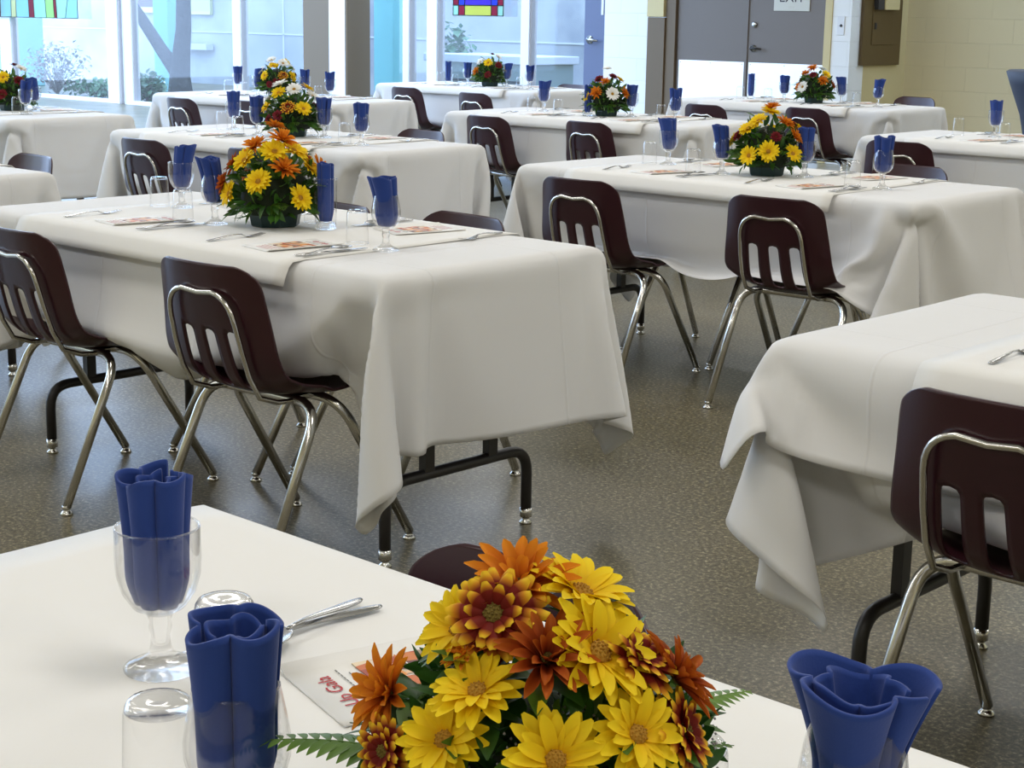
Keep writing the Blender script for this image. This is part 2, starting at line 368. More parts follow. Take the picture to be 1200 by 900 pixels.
for i, (a, b_) in enumerate(bays):
    w = MB().box(a, b_, YW+.05, YW+.056, .05, CZ, M['pane']).build('window_%d' % (i+1)); struct(w)
    MB().box(a, b_, YW, YW+.12, 0, .05, M['alu']).build('window_sill', w, bevel=.003)
gd = struct(MB().box(-11.53, -11.24, YW+.02, YW+.07, 0, CZ, M['slate']).build('door_3', bevel=.004))
MB().box(-11.30, -11.27, YW+.012, YW+.02, 1.33, 2.0, M['plate_white']).build('vision_strip', gd)
h = MB().lathe([(0, 0), (.045, 0), (.045, .008), (.015, .014), (.013, .05), (0, .052)], M['steel'], 20, X=Matrix.Translation((-11.45, YW+.02, 1.075)) @ Matrix.Rotation(PI/2, 4, 'X'))
h.tube([(-11.45, YW-.03, 1.075), (-11.40, YW-.032, 1.075), (-11.31, YW-.028, 1.065)], [.016, .015, .012], M['steel'], 10); h.build('lever_handle', gd)

# stained glass panels hanging in the glazing
def sg_panel(name, x, y, z, pieces, W, H, label):
    r = empty(name, (x, y, z)); tag(r, label, 'stained glass')
    g = MB()
    for (poly, m) in pieces:
        n_ = len(poly); vs = [(a, 0, c) for a, c in poly]+[(a, .004, c) for a, c in poly]
        g.add(vs, [tuple(range(n_)), tuple(range(n_, 2*n_))[::-1]]+[(i, i+n_, (i+1) % n_+n_, (i+1) % n_) for i in range(n_)], M[m], smooth=False)
    g.build('coloured_glass', r)
    L = MB()
    for (poly, m) in pieces:
        for i in range(len(poly)):
            a, c = poly[i]; a2, c2 = poly[(i+1) % len(poly)]
            L.tube([(a, .002, c), (a2, .002, c2)], .006, M['lead'], 6)
    L.build('lead_came', r)
    return r
pcs = []
xs = [0, .10, .17, .34, .42, .62, .70, .88, 1.0, 1.04, 1.16, 1.34]
tl = [0, .13, .20, .36, .43, .60, .68, .84, .96, 1.01, 1.30, 1.34]
cols = ['sg_lime', 'sg_red', 'sg_aqua', 'sg_cream', 'sg_aqua', 'sg_red', 'sg_mint', 'sg_mint', 'sg_red', 'sg_mint', 'sg_aqua']
for i in range(11):
    z1 = .30+.04*math.sin(i*2.1)
    def lx(i, z): return xs[i]+(tl[i]-xs[i])*z/.9
    pcs.append(([(lx(i, 0), 0), (lx(i+1, 0), 0), (lx(i+1, z1), z1), (lx(i, z1), z1)], cols[i] if i not in (7,) else 'sg_lime'))
    c2 = {1: 'sg_cream', 5: 'sg_cream', 9: 'sg_navy'}.get(i, cols[(i+3) % 11] if i % 2 else cols[i])
    pcs.append(([(lx(i, z1), z1), (lx(i+1, z1), z1), (lx(i+1, .9), .9), (lx(i, .9), .9)], c2))
pcs = [([(a*1.776, c) for a, c in p], m_) for p, m_ in pcs]
sgl = sg_panel('stained_glass_panel', -23.3, YW-.06, 1.155, pcs, 1.34, .9, 'pale green and yellow stained glass panel hanging at top left in the windows')
pcs = []
cx = [0, .07, .15, .49, .57, .64]; cz = [0, .11, .22, .33, .44, .55]
pal = [['sg_mint', 'sg_crimson', 'sg_yellow', 'sg_crimson', 'sg_mint'], ['sg_crimson', 'sg_blue', 'sg_violet', 'sg_blue', 'sg_crimson'], ['sg_crimson', 'sg_blue', 'sg_violet', 'sg_blue', 'sg_crimson'], ['sg_navy', 'sg_white', 'sg_white', 'sg_white', 'sg_navy'], ['sg_blue', 'sg_yellow', 'sg_crimson', 'sg_yellow', 'sg_blue']]
for j in range(5):
    for i in range(5): pcs.append(([(cx[i], cz[j]), (cx[i+1], cz[j]), (cx[i+1], cz[j+1]), (cx[i], cz[j+1])], pal[j][i]))
sg_panel('stained_glass_panel', -13.395, YW-.06, 1.30, [([(a*1.2, c) for a, c in p], m_) for p, m_ in pcs], .76, .55, 'small violet, blue and crimson stained glass panel hanging above the back table')

# ---------------------------------------------------------------- the courtyard outside
struct(MB().box(-34, -6, 18.4, 18.8, -.1, 4.5, M['stone']).build('wall_courtyard'))
for i, x in enumerate((-30.2, -28.2, -26.0, -24.2, -22.4, -20.4, -18.6, -16.4, -14.6)):
    pass
mb = MB()
for x in (-30.2, -26.0, -22.4, -18.6, -14.6, -10.8): mb.box(x, x+.03, 18.385, 18.41, 0, 4.5, M['stone_b'])
for z in (.9, 1.9): mb.box(-34, -6, 18.385, 18.41, z, z+.025, M['stone_b'])
struct(mb.build('trim_21'))
def post(x0, x1, y, lab):
    o = MB().box(x0, x1, y, y+(x1-x0), 0, 4.2, M['teal']).build('painted_post', bevel=.02); tag(o, lab, 'post', 'teal posts outside the windows')
post(-25.75, -25.1, 14.8, 'square teal post outside, at the far left edge')
post(-22.75, -22.35, 16.0, 'square teal post outside, just left of the tree trunk')
post(-16.2, -15.82, 14.8, 'square teal post outside, right of the brown column')
def mural(x0, x1, z0, z1, m, lab, y=18.36, stripe=None):
    r = empty('mural_panel', ((x0+x1)/2, y, z0)); tag(r, lab, 'painted panel')
    w = (x1-x0)/2; MB().box(-w, w, -.03, .03, 0, z1-z0, M[m]).build('panel_board', r)
    if stripe: MB().box(-w, w, -.035, -.03, stripe[0], stripe[1], M[stripe[2]]).build('painted_stripe', r)
mural(-30.87, -30.25, .786, 1.9, 'mural_green', 'green painted panel with a yellow lower edge behind the glass, far left', stripe=(0, .10, 'mural_ochre'))
mural(-26.9, -26.0, 1.226, 2.2, 'mural_purple', 'purple painted panel on the courtyard wall left of the tree', stripe=(0, .10, 'mural_ochre'))
mural(-25.2, -24.33, 1.213, 2.2, 'mural_olive', 'olive yellow painted panel on the courtyard wall right of the tree', stripe=(.0, .06, 'mural_ochre'))
o = MB().box(-25.1, -24.3, 18.2, 18.36, .60, .70, M['stone_b']).build('wall_rail'); tag(o, 'grey horizontal rail on the courtyard wall right of the tree', 'rail')
# tree
tr = empty('courtyard_tree', (-21.23, 15.4, 0)); tag(tr, 'forked bare tree trunk standing outside the left windows', 'tree')
MB().tube([(0, 0, 0), (.0, 0, .30), (.04, 0, .62), (.12, 0, 1.0), (.14, 0, 1.5), (.1, 0, 2.6), (.3, .1, 4)], [.20, .16, .14, .12, .11, .09, .04], M['bark'], 14).build('trunk', tr)
MB().tube([(.02, 0, .22), (-.13, 0, .42), (-.445, 0, .68), (-.98, 0, 1.17), (-1.27, 0, 1.43), (-2.2, .1, 2.4)], [.10, .12, .10, .09, .08, .03], M['bark'], 12).build('branch', tr)
def bush(name, loc, r, n, m, label, seed, leaf=.05, stems=True, cat='bush'):
    R = random.Random(seed); b = empty(name, loc); tag(b, label, cat)
    F = MB(); S = MB()
    for i in range(n):
        d = Vector((R.gauss(0, 1), R.gauss(0, 1), R.gauss(0, 1))).normalized()*R.uniform(.35, 1)
        p = Vector((d.x*r[0], d.y*r[1], r[2]+d.z*r[2])); q_ = Matrix.Translation(p) @ Matrix.Rotation(R.uniform(0, 6.3), 4, 'Z') @ Matrix.Rotation(R.uniform(-1.2, 1.2), 4, 'X'); s = leaf*R.uniform(.6, 1.3)
        F.add([(0, 0, 0), (s*.4, s*.5, .01), (0, s, 0), (-s*.4, s*.5, .01)], [(0, 1, 2, 3)], m, X=q_)
        if stems and i % 9 == 0: S.tube([(0, 0, 0), p*.5+Vector((0, 0, .05)), p], [.008, .005, .003], M['twig'], 4, cap=False)
    F.build('foliage', b); 
    if stems: S.build('stem', b)
bush('courtyard_shrub', (-22.6, 14.1, 0), (.85, .35, .42), 420, M['twig'], 'sparse brownish shrub outside behind the far left table', 3, .07)
bush('courtyard_bush', (-21.6, 14.2, 0), (.9, .3, .12), 500, M['bush'], 'low green bush along the foot of the far left window', 4, .09)
bush('courtyard_bush', (-20.0, 13.95, .0), (.36, .2, .22), 420, M['bush'], 'blue-green bush outside between the two left tables', 5, .10)
bush('courtyard_bush', (-16.1, 16.2, .1), (.3, .3, .55), 300, M['bush'], 'green shrub outside right of the brown column', 6, .12)
bush('climbing_plant', (-19.95, 17.2, 0), (.10, .1, .6), 110, M['bush'], 'thin green climber on the courtyard wall right of the tree', 8, .09, False, 'plant')
o = empty('white_boards', (-20.306, 14.15, .0)); tag(o, 'two white boards forming a V outside the left window', 'boards')
MB().tube([(-.37, 0, .32), (0, 0, .04)], .03, M['white_wood'], 4).build('board', o); MB().tube([(0, .03, .04), (.37, .03, .29)], .03, M['white_wood'], 4).build('board', o)
pl = empty('concrete_planter', (-15.15, 15.6, 0)); tag(pl, 'long stepped concrete planter outside behind the small back table', 'planter')
mb = MB(); mb.box(-.85, 1.0, 0, .8, 0, .70, M['blinds']); mb.build('planter_wall', pl, bevel=.01)
mb = MB()
for z in (.22, .46): mb.box(-.87, 1.02, -.02, 0, z, z+.03, M['ink'])
mb.build('joint', pl); MB().box(-.9, 1.05, -.05, .85, .70, .80, M['stone_b']).build('coping', pl, bevel=.01)

# navy cocktail table on the right
ct = empty('cocktail_table', (-4.335, 9.39, 0)); tag(ct, 'tall round table under a navy stretch cover at the right edge', 'cocktail table')

# ---------------------------------------------------------------- chair
def make_chair():
    r = empty('dining_chair')
    prof = [(-.226, .757), (-.224, .744), (-.218, .71), (-.206, .65), (-.190, .585), (-.172, .52), (-.155, .475), (-.128, .443), (-.085, .425), (-.02, .418), (.06, .420), (.13, .428), (.185, .434), (.222, .428), (.240, .412)]
    # resample
    P = [Vector((0, a, b)) for a, b in prof]; seg = [0]
    for i in range(1, len(P)): seg.append(seg[-1]+(P[i]-P[i-1]).length)
    T = seg[-1]
    def at(s):
        for i in range(1, len(P)):
            if s <= seg[i] or i == len(P)-1:
                k = (s-seg[i-1])/(seg[i]-seg[i-1]); return P[i-1].lerp(P[i], k), (P[i]-P[i-1]).normalized()
    zslot = (.445, .600)
    s_list = sorted(set([0, .012, .035] + [T*i/34 for i in range(2, 34)] + [T-.015, T]))
    us = [-1, -.95, -.85, -.70, -.56, -.425, -.30, -.215, -.10, 0, .10, .215, .30, .425, .56, .70, .85, .95, 1]
    us = [-1, -.96, -.86, -.72, -.60, -.50, -.30, -.20, -.10, .10, .20, .30, .50, .60, .72, .86, .96, 1]
    rows = []
    for s in s_list:
        c, d = at(s); nrm = Vector((0, -d.z, d.y)); nrm = -nrm if nrm.y > 0 and c.z > .5 else nrm
        f = s/T
        w = .178+.034*min(1, f/.42) if f < .42 else .212-.010*(f-.42)/.58
        wf = w
        # rounded top and front corners
        ct_ = .058; e = s if s < ct_ else (T-s if T-s < ct_ else ct_)
        w -= ct_*(1-math.sqrt(max(0, 1-(1-e/ct_)**2)))*.95
        row = []
        fwd = Vector((0, 1, 0)) if f < .42 else (Vector((0, 1, 0)).lerp(Vector((0, 0, 1)), min(1, (f-.42)/.12)))
        fwd = (Vector((0, 1, 0))*max(0, 1-f/.5)+Vector((0, 0, 1))*min(1, f/.5)).normalized()
        dep = .034 if f < .35 else (.034+.012*(1-abs(f-.5)/.15) if f < .65 else .018)
        for u in us:
            k = (abs(u)*w/wf)**3.0
            row.append(c+Vector((u*w, 0, 0))+fwd*dep*k)
        rows.append(row)
    def keep(i, j):
        a, b_ = us[j], us[j+1]; mid = (a+b_)/2; zc = (rows[i][9].z+rows[i+1][9].z)/2
        if s_list[i] > T*.5: return True
        if not (zslot[0] < zc < zslot[1]): return True
        return not (-.50 < mid < -.30 or -.10 < mid < .10 or .30 < mid < .50)
    mb = MB(); mb.grid(rows, M['shell'], keep=keep)
    mb.build('seat_shell', r, sub=1, solid=.006, offset=0)
    # chrome leg frames: a rear and a front inverted U, each with two feet glides
    R = .0125
    def U(xf, yf, xa, ya, za, name):
        p = []
        for sgn in (-1, 1):
            foot = Vector((sgn*xf, yf, .02)); cor = Vector((sgn*xa, ya, za)); mid = Vector((sgn*(xa-.07), ya, za+.004))
            a = cor+(foot-cor).normalized()*.075
            q_ = [foot]+arc(cor, a, mid, 7)
            p.append(q_)
        path = p[0]+p[1][::-1]
        o = MB().tube(path, R, M['chrome'], 14).build(name, r)
        for sgn in (-1, 1):
            foot = Vector((sgn*xf, yf, 0)); g = MB().lathe([(.0, 0), (.017, 0), (.018, .004), (.012, .010), (.008, .014), (.0115, .018), (.0115, .026), (0, .026)], M['chrome'], 14, X=Matrix.Translation(foot))
            link(bpy.data.objects.new('foot_glide', g.mesh('foot_glide')), o)
        return o
    U(.215, -.214, .206, -.03, .405, 'rear_leg_frame'); U(.217, .278, .206, .045, .403, 'front_leg_frame')
    # back bracket: rod up the back of the shell
    pts = []
    def bk(z, x, off=.013):
        # point just behind the shell at height z
        for i in range(1, len(P)):
            if P[i].z <= z: k = (P[i-1].z-z)/(P[i-1].z-P[i].z); y = P[i-1].y+(P[i].y-P[i-1].y)*k; break
        return Vector((x, y-off, z))
    L = [Vector((-.125, .0, .405)), Vector((-.125, -.09, .412)), Vector((-.125, -.145, .432)), bk(.485, -.125, .016), bk(.55, -.123, .015), bk(.62, -.118, .014)]
    c0 = arc(bk(.682, -.112, .014), bk(.62, -.118, .014), bk(.690, -.055, .012), 6)
    pts = L+c0[1:]+[bk(.684, 0, .010)]
    full = pts+[Vector((-p.x, p.y, p.z)) for p in pts[::-1][1:]]
    MB().tube(full, .0068, M['chrome'], 12).build('back_bracket', r)
    mb = MB(); mb.box(-.11, .11, -.03, .05, .400, .412, M['chrome'])
    mb.build('seat_support', r)
    return r
chair = make_chair()

# ---------------------------------------------------------------- folding table, cloth simulation
TL, TW, TH = 1.76, .762, .745
def make_table():
    r = empty('folding_table')
    MB().box(0, TL, 0, TW, TH-.03, TH, M['wood']).build('tabletop', r, bevel=.01)
    for x in (.13, TL-.13):
        s = .258; cy = TW/2; zb = .21; mb = MB()
        pts = [(x, cy-s, .03)]+arc((x, cy-s, zb), (x, cy-s, zb-.07), (x, cy-s+.07, zb), 6)+arc((x, cy+s, zb), (x, cy+s-.07, zb), (x, cy+s, zb-.07), 6)+[(x, cy+s, .03)]
        mb.tube(pts, .015, M['black'], 12)
        for yy in (cy-.115, cy+.115): mb.box(x-.012, x+.012, yy-.016, yy+.016, zb, TH-.03, M['black'])
        o = mb.build('leg_frame', r)
        for sgn in (-1, 1):
            g = MB().lathe([(0, 0), (.017, 0), (.018, .006), (.010, .012), (.010, .018), (.0165, .02), (.0165, .045), (0, .046)], M['chrome'], 14, X=Matrix.Translation((x, cy+sgn*s, 0)))
            link(bpy.data.objects.new('foot_cap', g.mesh('foot_cap')), o)
    return r
table = make_table()
def sim_cloth(d, near, far, seed=1, frames=95, step=.034, sx=0, sy=0, lift=0, grow=0, push=False, under=None, bend=.20, dm=.006):
    L, W = TL, TW; cols = []
    def cbox(x0, x1, y0, y1, z0, z1, bw, th, fr):
        mb = MB().box(x0, x1, y0, y1, z0, z1, M['wood']); o = mb.build('collider', bevel=bw)
        o.modifiers.new('c', 'COLLISION'); o.collision.thickness_outer = th; o.collision.cloth_friction = fr; cols.append(o); return o
    cbox(-grow, L+grow, -grow, W+grow, .70, TH+lift, .006, .004, 30)
    for side, xs in ((0, near), (1, far)):
        for x, yy in xs:
            s = cbox(-.212, .212, -.13, .250, .37, .442, .012, .005, 40)      # the seat the cloth comes to rest on
            if side: s.rotation_euler.z = PI
            yf = yy if side == 0 else W+yy; s.location = (x, yf, 0)
            if push:                                                       # chairs slid in against the hanging cloth
                s.location.y = yf+(.55 if side else -.55); s.keyframe_insert('location', frame=30); s.location = (x, yf, 0); s.keyframe_insert('location', frame=62)
    if under is not None:                                                  # drape over a cloth already lying on the table
        o = bpy.data.objects.new('collider', under.copy()); COL.objects.link(o); o.modifiers.new('c', 'COLLISION')
        o.collision.thickness_outer = .003; o.collision.thickness_inner = .02; o.collision.cloth_friction = 10; cols.append(o)
    nx = round((L+2*d)/step); ny = round((W+2*d)/step); R = random.Random(seed)
    V = [(-d+sx+(L+2*d)*i/nx, -d+sy+(W+2*d)*j/ny, TH+lift+.009+R.uniform(0, .001)) for j in range(ny+1) for i in range(nx+1)]
    Fc = [(j*(nx+1)+i, j*(nx+1)+i+1, (j+1)*(nx+1)+i+1, (j+1)*(nx+1)+i) for j in range(ny) for i in range(nx)]
    me = bpy.data.meshes.new('cloth_sim'); me.from_pydata(V, [], Fc); o = bpy.data.objects.new('cloth_sim', me); COL.objects.link(o)
    cm = o.modifiers.new('cloth', 'CLOTH'); s = cm.settings
    s.quality = 7; s.mass = .25; s.tension_stiffness = 25; s.compression_stiffness = 25; s.shear_stiffness = 8; s.bending_stiffness = bend; s.air_damping = 1.5
    s.tension_damping = 8; s.compression_damping = 8; s.shear_damping = 8
    cs = cm.collision_settings; cs.distance_min = dm; cs.collision_quality = 3; cs.use_self_collision = True; cs.self_distance_min = .006
    cm.point_cache.frame_end = frames; sc.frame_end = frames
    for f in range(1, frames+1): sc.frame_set(f)
    me2 = bpy.data.meshes.new_from_object(o.evaluated_get(bpy.context.evaluated_depsgraph_get()))
    bpy.data.objects.remove(o)
    for c in cols: bpy.data.objects.remove(c)
    zt = sorted(v.co.z for v in me2.vertices if .3 < v.co.x < 1.4 and .2 < v.co.y < .6); zt = zt[len(zt)//2]+.0003
    for v in me2.vertices: v.co.z = min(v.co.z, zt)      # press the cloth flat along the table edge
    for p in me2.polygons: p.use_smooth = True
    me2.materials.clear(); me2.materials.append(M['cloth']); return me2
QUICK = False
hid = [o for o in COL.objects if o.type == 'MESH']
cl_gen = sim_cloth(.44, [(.50, -.03), (1.22, -.03)], [(.75, .10)], 1, sy=.06)
cl_B = sim_cloth(.44, [(.494, .015), (1.302, .036)], [(.60, -.10), (1.08, -.02)], 2, sx=.01, push=True)
cl_E = sim_cloth(.44, [(.544, -.084), (1.355, -.04)], [(.58, -.20), (1.03, .28)], 3, sy=.03)
cl_H = sim_cloth(.45, [(.521, .036)], [], 4, sx=.10, push=True, bend=.9)
cl_H2 = sim_cloth(.23, [], [], 5, lift=.003, grow=.004, step=.034, sx=.02, sy=.0, frames=70, under=cl_H, bend=.7, dm=.003)
sc.frame_set(1)
zs = sorted(v.co.z for v in cl_gen.vertices if .3 < v.co.x < 1.4 and .2 < v.co.y < .6); ZT = zs[len(zs)//2]
print('cloth top', ZT, zs[0], zs[-1])
def cloth_obj(me, name='tablecloth'):
    o = bpy.data.objects.new(name, me); COL.objects.link(o)
    k = o.modifiers.new('sub', 'SUBSURF'); k.levels = k.render_levels = 1
    k = o.modifiers.new('solid', 'SOLIDIFY'); k.thickness = .0012; k.offset = 1
    return o
# runner laid across
def make_runner(x0, x1, w0=-.012, w1=TW+.012, dr=.045):
    z = ZT+.003; P = []; prof = [(w0-.036, z-dr-.012), (w0-.028, z-.036), (w0-.016, z-.012), (w0-.004, z-.002), (w0+.03, z)]+[(w0+.03+(w1-w0-.06)*i/10, z) for i in range(1, 11)]+[(w1+.004, z-.002), (w1+.016, z-.012), (w1+.028, z-.036), (w1+.036, z-dr-.012)]
    nx = 24; rr = random.Random(9)
    for i in range(nx+1):
        x = x0+(x1-x0)*i/nx; P.append([(x, y, zz+(.0008*math.sin(i*.9+y*9) if abs(zz-z) < .001 else 0)) for y, zz in prof])
    mb = MB().grid(P, M['runner']); return mb
runner_me = make_runner(.26, 1.46).mesh('table_runner'); 
def runner_obj(me): 
    o = bpy.data.objects.new('table_runner', me); COL.objects.link(o); k = o.modifiers.new('solid', 'SOLIDIFY'); k.thickness = .0008; k.offset = 1; return o
ZI = ZT+.0045   # level on which the settings rest

# ---------------------------------------------------------------- table settings prototypes
def shell_prof(outer, th): return outer+[(max(0, r-th), z+(0 if i else th)) for i, (r, z) in reversed(list(enumerate(outer)))]
def make_goblet(kind):
    r = empty('water_goblet' if kind == 'straight' else 'wine_goblet')
    if kind == 'straight': out = [(.0, .052), (.012, .053), (.024, .060), (.033, .074), (.0375, .090), (.0385, .106), (.038, .134)]
    else: out = [(.0, .054), (.010, .054), (.022, .059), (.032, .070), (.0365, .086), (.0370, .098), (.0340, .118), (.0300, .137)]
    mb = MB(); mb.lathe(out, M['glass'], 32); mb.lathe([(max(0, a-.0012), b+.0012) for a, b in out[:-1]]+[(out[-1][0]-.0012, out[-1][1]+.0005)], M['glass'], 32)
    # remove caps of the open rims: lathe caps only non-zero ends
    me = mb
    me.f = [f for f in me.f if len(f) != 32]; me.mi = me.mi[:len(me.f)]; me.sm = me.sm[:len(me.f)]
    rim = [((out[-1][0]-.0006)*math.cos(a), (out[-1][0]-.0006)*math.sin(a), out[-1][1]+.0005) for a in [2*PI*k/32 for k in range(33)]]
    me.tube(rim, .0011, M['stem'], 6, cap=False)
    me.build('bowl', r)
    st = MB().lathe([(0, 0), (.034, 0), (.0345, .002), (.030, .005), (.018, .010), (.0115, .016), (.0095, .022), (.0085, .032), (.0105, .040), (.0095, .046), (.012, .052), (.006, .0555), (0, .0555)], M['stem'], 28)
    st.build('stem', r)
    return r
def make_juice():
    r = empty('juice_glass'); out = [(.0295, .001), (.0285, .03), (.0265, .078), (.025, .084), (.021, .087)]
    mb = MB(); mb.lathe(out, M['glass'], 28); mb.f = [f for f in mb.f if len(f) != 28]; mb.mi = mb.mi[:len(mb.f)]; mb.sm = mb.sm[:len(mb.f)]
    for rr, z in ((.0295, .0015),): mb.tube([(rr*math.cos(2*PI*k/28), rr*math.sin(2*PI*k/28), z) for k in range(29)], .0011, M['stem'], 6, cap=False)
    mb.build('glass_wall', r)
    MB().lathe([(0, .080), (.0255, .081), (.0252, .084), (.0225, .088), (.018, .0885), (0, .087)], M['glass'], 28).build('glass_base', r)
    return r
def make_tall():
    r = empty('tall_tumbler'); out = [(.0290, .018), (.0305, .06), (.0325, .138)]
    mb = MB(); mb.lathe(out, M['glass'], 28); mb.f = [f for f in mb.f if len(f) != 28]; mb.mi = mb.mi[:len(mb.f)]; mb.sm = mb.sm[:len(mb.f)]
    mb.tube([(.0325*math.cos(2*PI*k/28), .0325*math.sin(2*PI*k/28), .138) for k in range(29)], .0011, M['stem'], 6, cap=False); mb.build('glass_wall', r)
    MB().lathe([(0, 0), (.027, 0), (.029, .003), (.029, .018), (.024, .019), (0, .017)], M['stem'], 28).build('glass_base', r); return r
def make_napkin(seed, lobes, flare, z0=.062, H=.120, rb=.027, lean=(0, 0)):
    R = random.Random(seed); mb = MB()
    for layer, (k, ph, h) in enumerate(((1.0, 0, 1.0), (.62, .8, .965))):
        rows = []
        nt = 84; nz = 12
        ph0 = R.uniform(0, 6); am = [R.uniform(.62, 1.12) for _ in range(lobes)]
        for iz in range(nz+1):
            t = iz/nz; row = []
            for it in range(nt+1):
                a = 2*PI*it/nt*.965; lo = lobes*a/2+ph0+ph; li = int((lo/PI) % lobes)
                sh = .50+.48*abs(math.sin(lo))**.42*am[li]
                rad = rb*k*sh*(.72+.28*min(1, t/.18))*(1+flare*max(0, (t-.4)/.6)**1.3)
                top = H*h+(.0035*math.sin(a*1.7+seed)+.0025*math.sin(a*4+seed*2))*t
                z = z0+top*t
                row.append((rad*math.cos(a)+lean[0]*t*t*H, rad*math.sin(a)+lean[1]*t*t*H, z))
            rows.append(row)
        mb.grid(rows, M['napkin'])
    o = mb.build('folded_napkin', sub=1, solid=.0028, offset=0); return o
gob_s, gob_w, juice, tall = make_goblet('straight'), make_goblet('bulb'), make_juice(), make_tall()
naps = [make_napkin(1, 5, .20, rb=.0300), make_napkin(5, 4, .20, rb=.030), make_napkin(8, 3, .32, rb=.031, lean=(-.1, .05)), make_napkin(12, 5, .24, rb=.030, lean=(.08, .1)), make_napkin(21, 3, .80, rb=.030, H=.106)]
nap_tall = make_napkin(30, 4, .05, z0=.022, H=.155, rb=.0255)
def cutlery(kind):
    mb = MB(); S = M['steel']
    L = {'fork': .195, 'knife': .225, 'spoon': .185}[kind]
    def strip(pts, th=.0011):
        rows = [[(x-w, y, z) , (x-w*.5, y, z+c), (x, y, z+c*1.3), (x+w*.5, y, z+c), (x+w, y, z)] for x, y, w, z, c in pts]
        mb.grid(rows, S)
    if kind == 'knife':
        strip([(0, 0, .004, .004, .001), (0, .01, .0075, .004, .002), (0, .06, .006, .004, .0025), (0, .10, .004, .004, .002), (0, .115, .006, .004, .0005), (0, .17, .0075, .004, .0002), (.001, .205, .006, .004, .0001), (.003, .225, .001, .004, 0)])
    else:
        strip([(0, 0, .004, .003, .001), (0, .012, .0085, .003, .002), (0, .05, .0055, .006, .002), (0, .09, .003, .011, .001), (0, .118, .003, .009, .001)])
        if kind == 'fork':
            strip([(0, .118, .003, .009, .001), (0, .130, .009, .004, 0), (0, .142, .011, .002, 0), (0, .150, .0115, .002, 0)])
            for i in range(4):
                x = -.0095+i*.0063; strip([(x, .149, .0016, .002, 0), (x, .172, .0013, .003, 0), (x*.95, .195, .0006, .007, 0)])
        else:
            P = []
            for i in range(9):
                t = i/8; y = .116+.068*t; w = .003+.0175*math.sin(PI*min(1, t*.93+.03))**.7; dpt = .006*math.sin(PI*t)
                P.append([(w*u, y, .0085*(1-t)**2+.006*(t)**3+dpt*(abs(u)**2)*1.0-.0+.001) for u in (-1, -.6, -.2, .2, .6, 1)])
            mb.grid(P, S)
    return mb.build(kind, sub=1, solid=.0014, offset=1)
forks, knife, spoon = cutlery('fork'), cutlery('knife'), cutlery('spoon')
def make_program():
    r = empty('event_program'); w, h = .070, .108
    P = [[(x, y, .0012+.006*max(0, (abs(x)-.05)/.02)**2*(1 if x > 0 else .3)) for x in [-w+2*w*i/10 for i in range(11)]] for y in (-h, -h/2, 0, h/2, h)]
    MB().grid(P[::-1], M['paper']).build('cover_sheet', r, solid=.0018, offset=-1)
    def flatx(name, me, x, y, z=.0024): o = bpy.data.objects.new(name, me); o.location = (x, y, z); return link(o, r)
    flatx('title', text_mesh('Up Gala', .021, M['red_ink'], depth=.0001), 0, .082)
    t = text_mesh('· ~ ·· ~ ···', .010, M['grey_ink'], depth=.0001)
    mb = MB()
    for j, y in enumerate((.064, .055)):
        x = -.042+.008*j
        while x < .042-.008*j: mb.box(x, x+.0045, y, y+.0012, .0023, .0026, M['grey_ink']); x += .0062
    mb.build('subtitle', r)
    mb = MB(); mb.box(-.05, .05, -.045, .045, .0020, .0026, M['photo']); mb.box(-.0006, .0006, -.045, .045, .0026, .0028, M['paper']); mb.box(-.05, .05, -.0006, .0006, .0026, .0028, M['paper']); mb.build('photo_collage', r)
    mb = MB()
    for j, y in enumerate((-.060, -.070, -.080, -.090)):
        x = -.040+.004*j
        while x < .040-.004*j: mb.box(x, x+.0055, y, y+.0014, .0023, .0026, M['red_ink']); x += .0075
    mb.build('text_lines', r)
    return r
program = make_program()
bpy.data.meshes.remove([x for x in bpy.data.meshes if x.users == 0][0]) if False else None

# ---------------------------------------------------------------- flowers
def petal_ring(mb, m, n, L, w, r0, elev, curl, cup, phase=0, z0=0, R=None, tip=.35, jit=.12):
    for i in range(n):
        a = 2*PI*i/n+phase+(R.uniform(-jit, jit) if R else 0); e = elev+(R.uniform(-jit, jit) if R else 0); Lk = L*(R.uniform(.88, 1.1) if R else 1)
        rows = []; ts = []
        x, z, ang = r0, z0, e
        for k in range(7):
            t = k/6; ww = w*(.45+.55*math.sin(PI*min(1, .12+.75*t)))*(1 if t < .75 else 1-(1-tip)*((t-.75)/.25)**1.6)
            rows.append([(x, ww*u, z+cup*ww*u*u) for u in (-1, -.5, 0, .5, 1)]); ts += [max(t, .02)]*5
            x += Lk/6*math.cos(ang); z += Lk/6*math.sin(ang); ang -= curl/6
        mb.grid(rows, m, t=ts, X=Matrix.Rotation(a, 4, 'Z'))
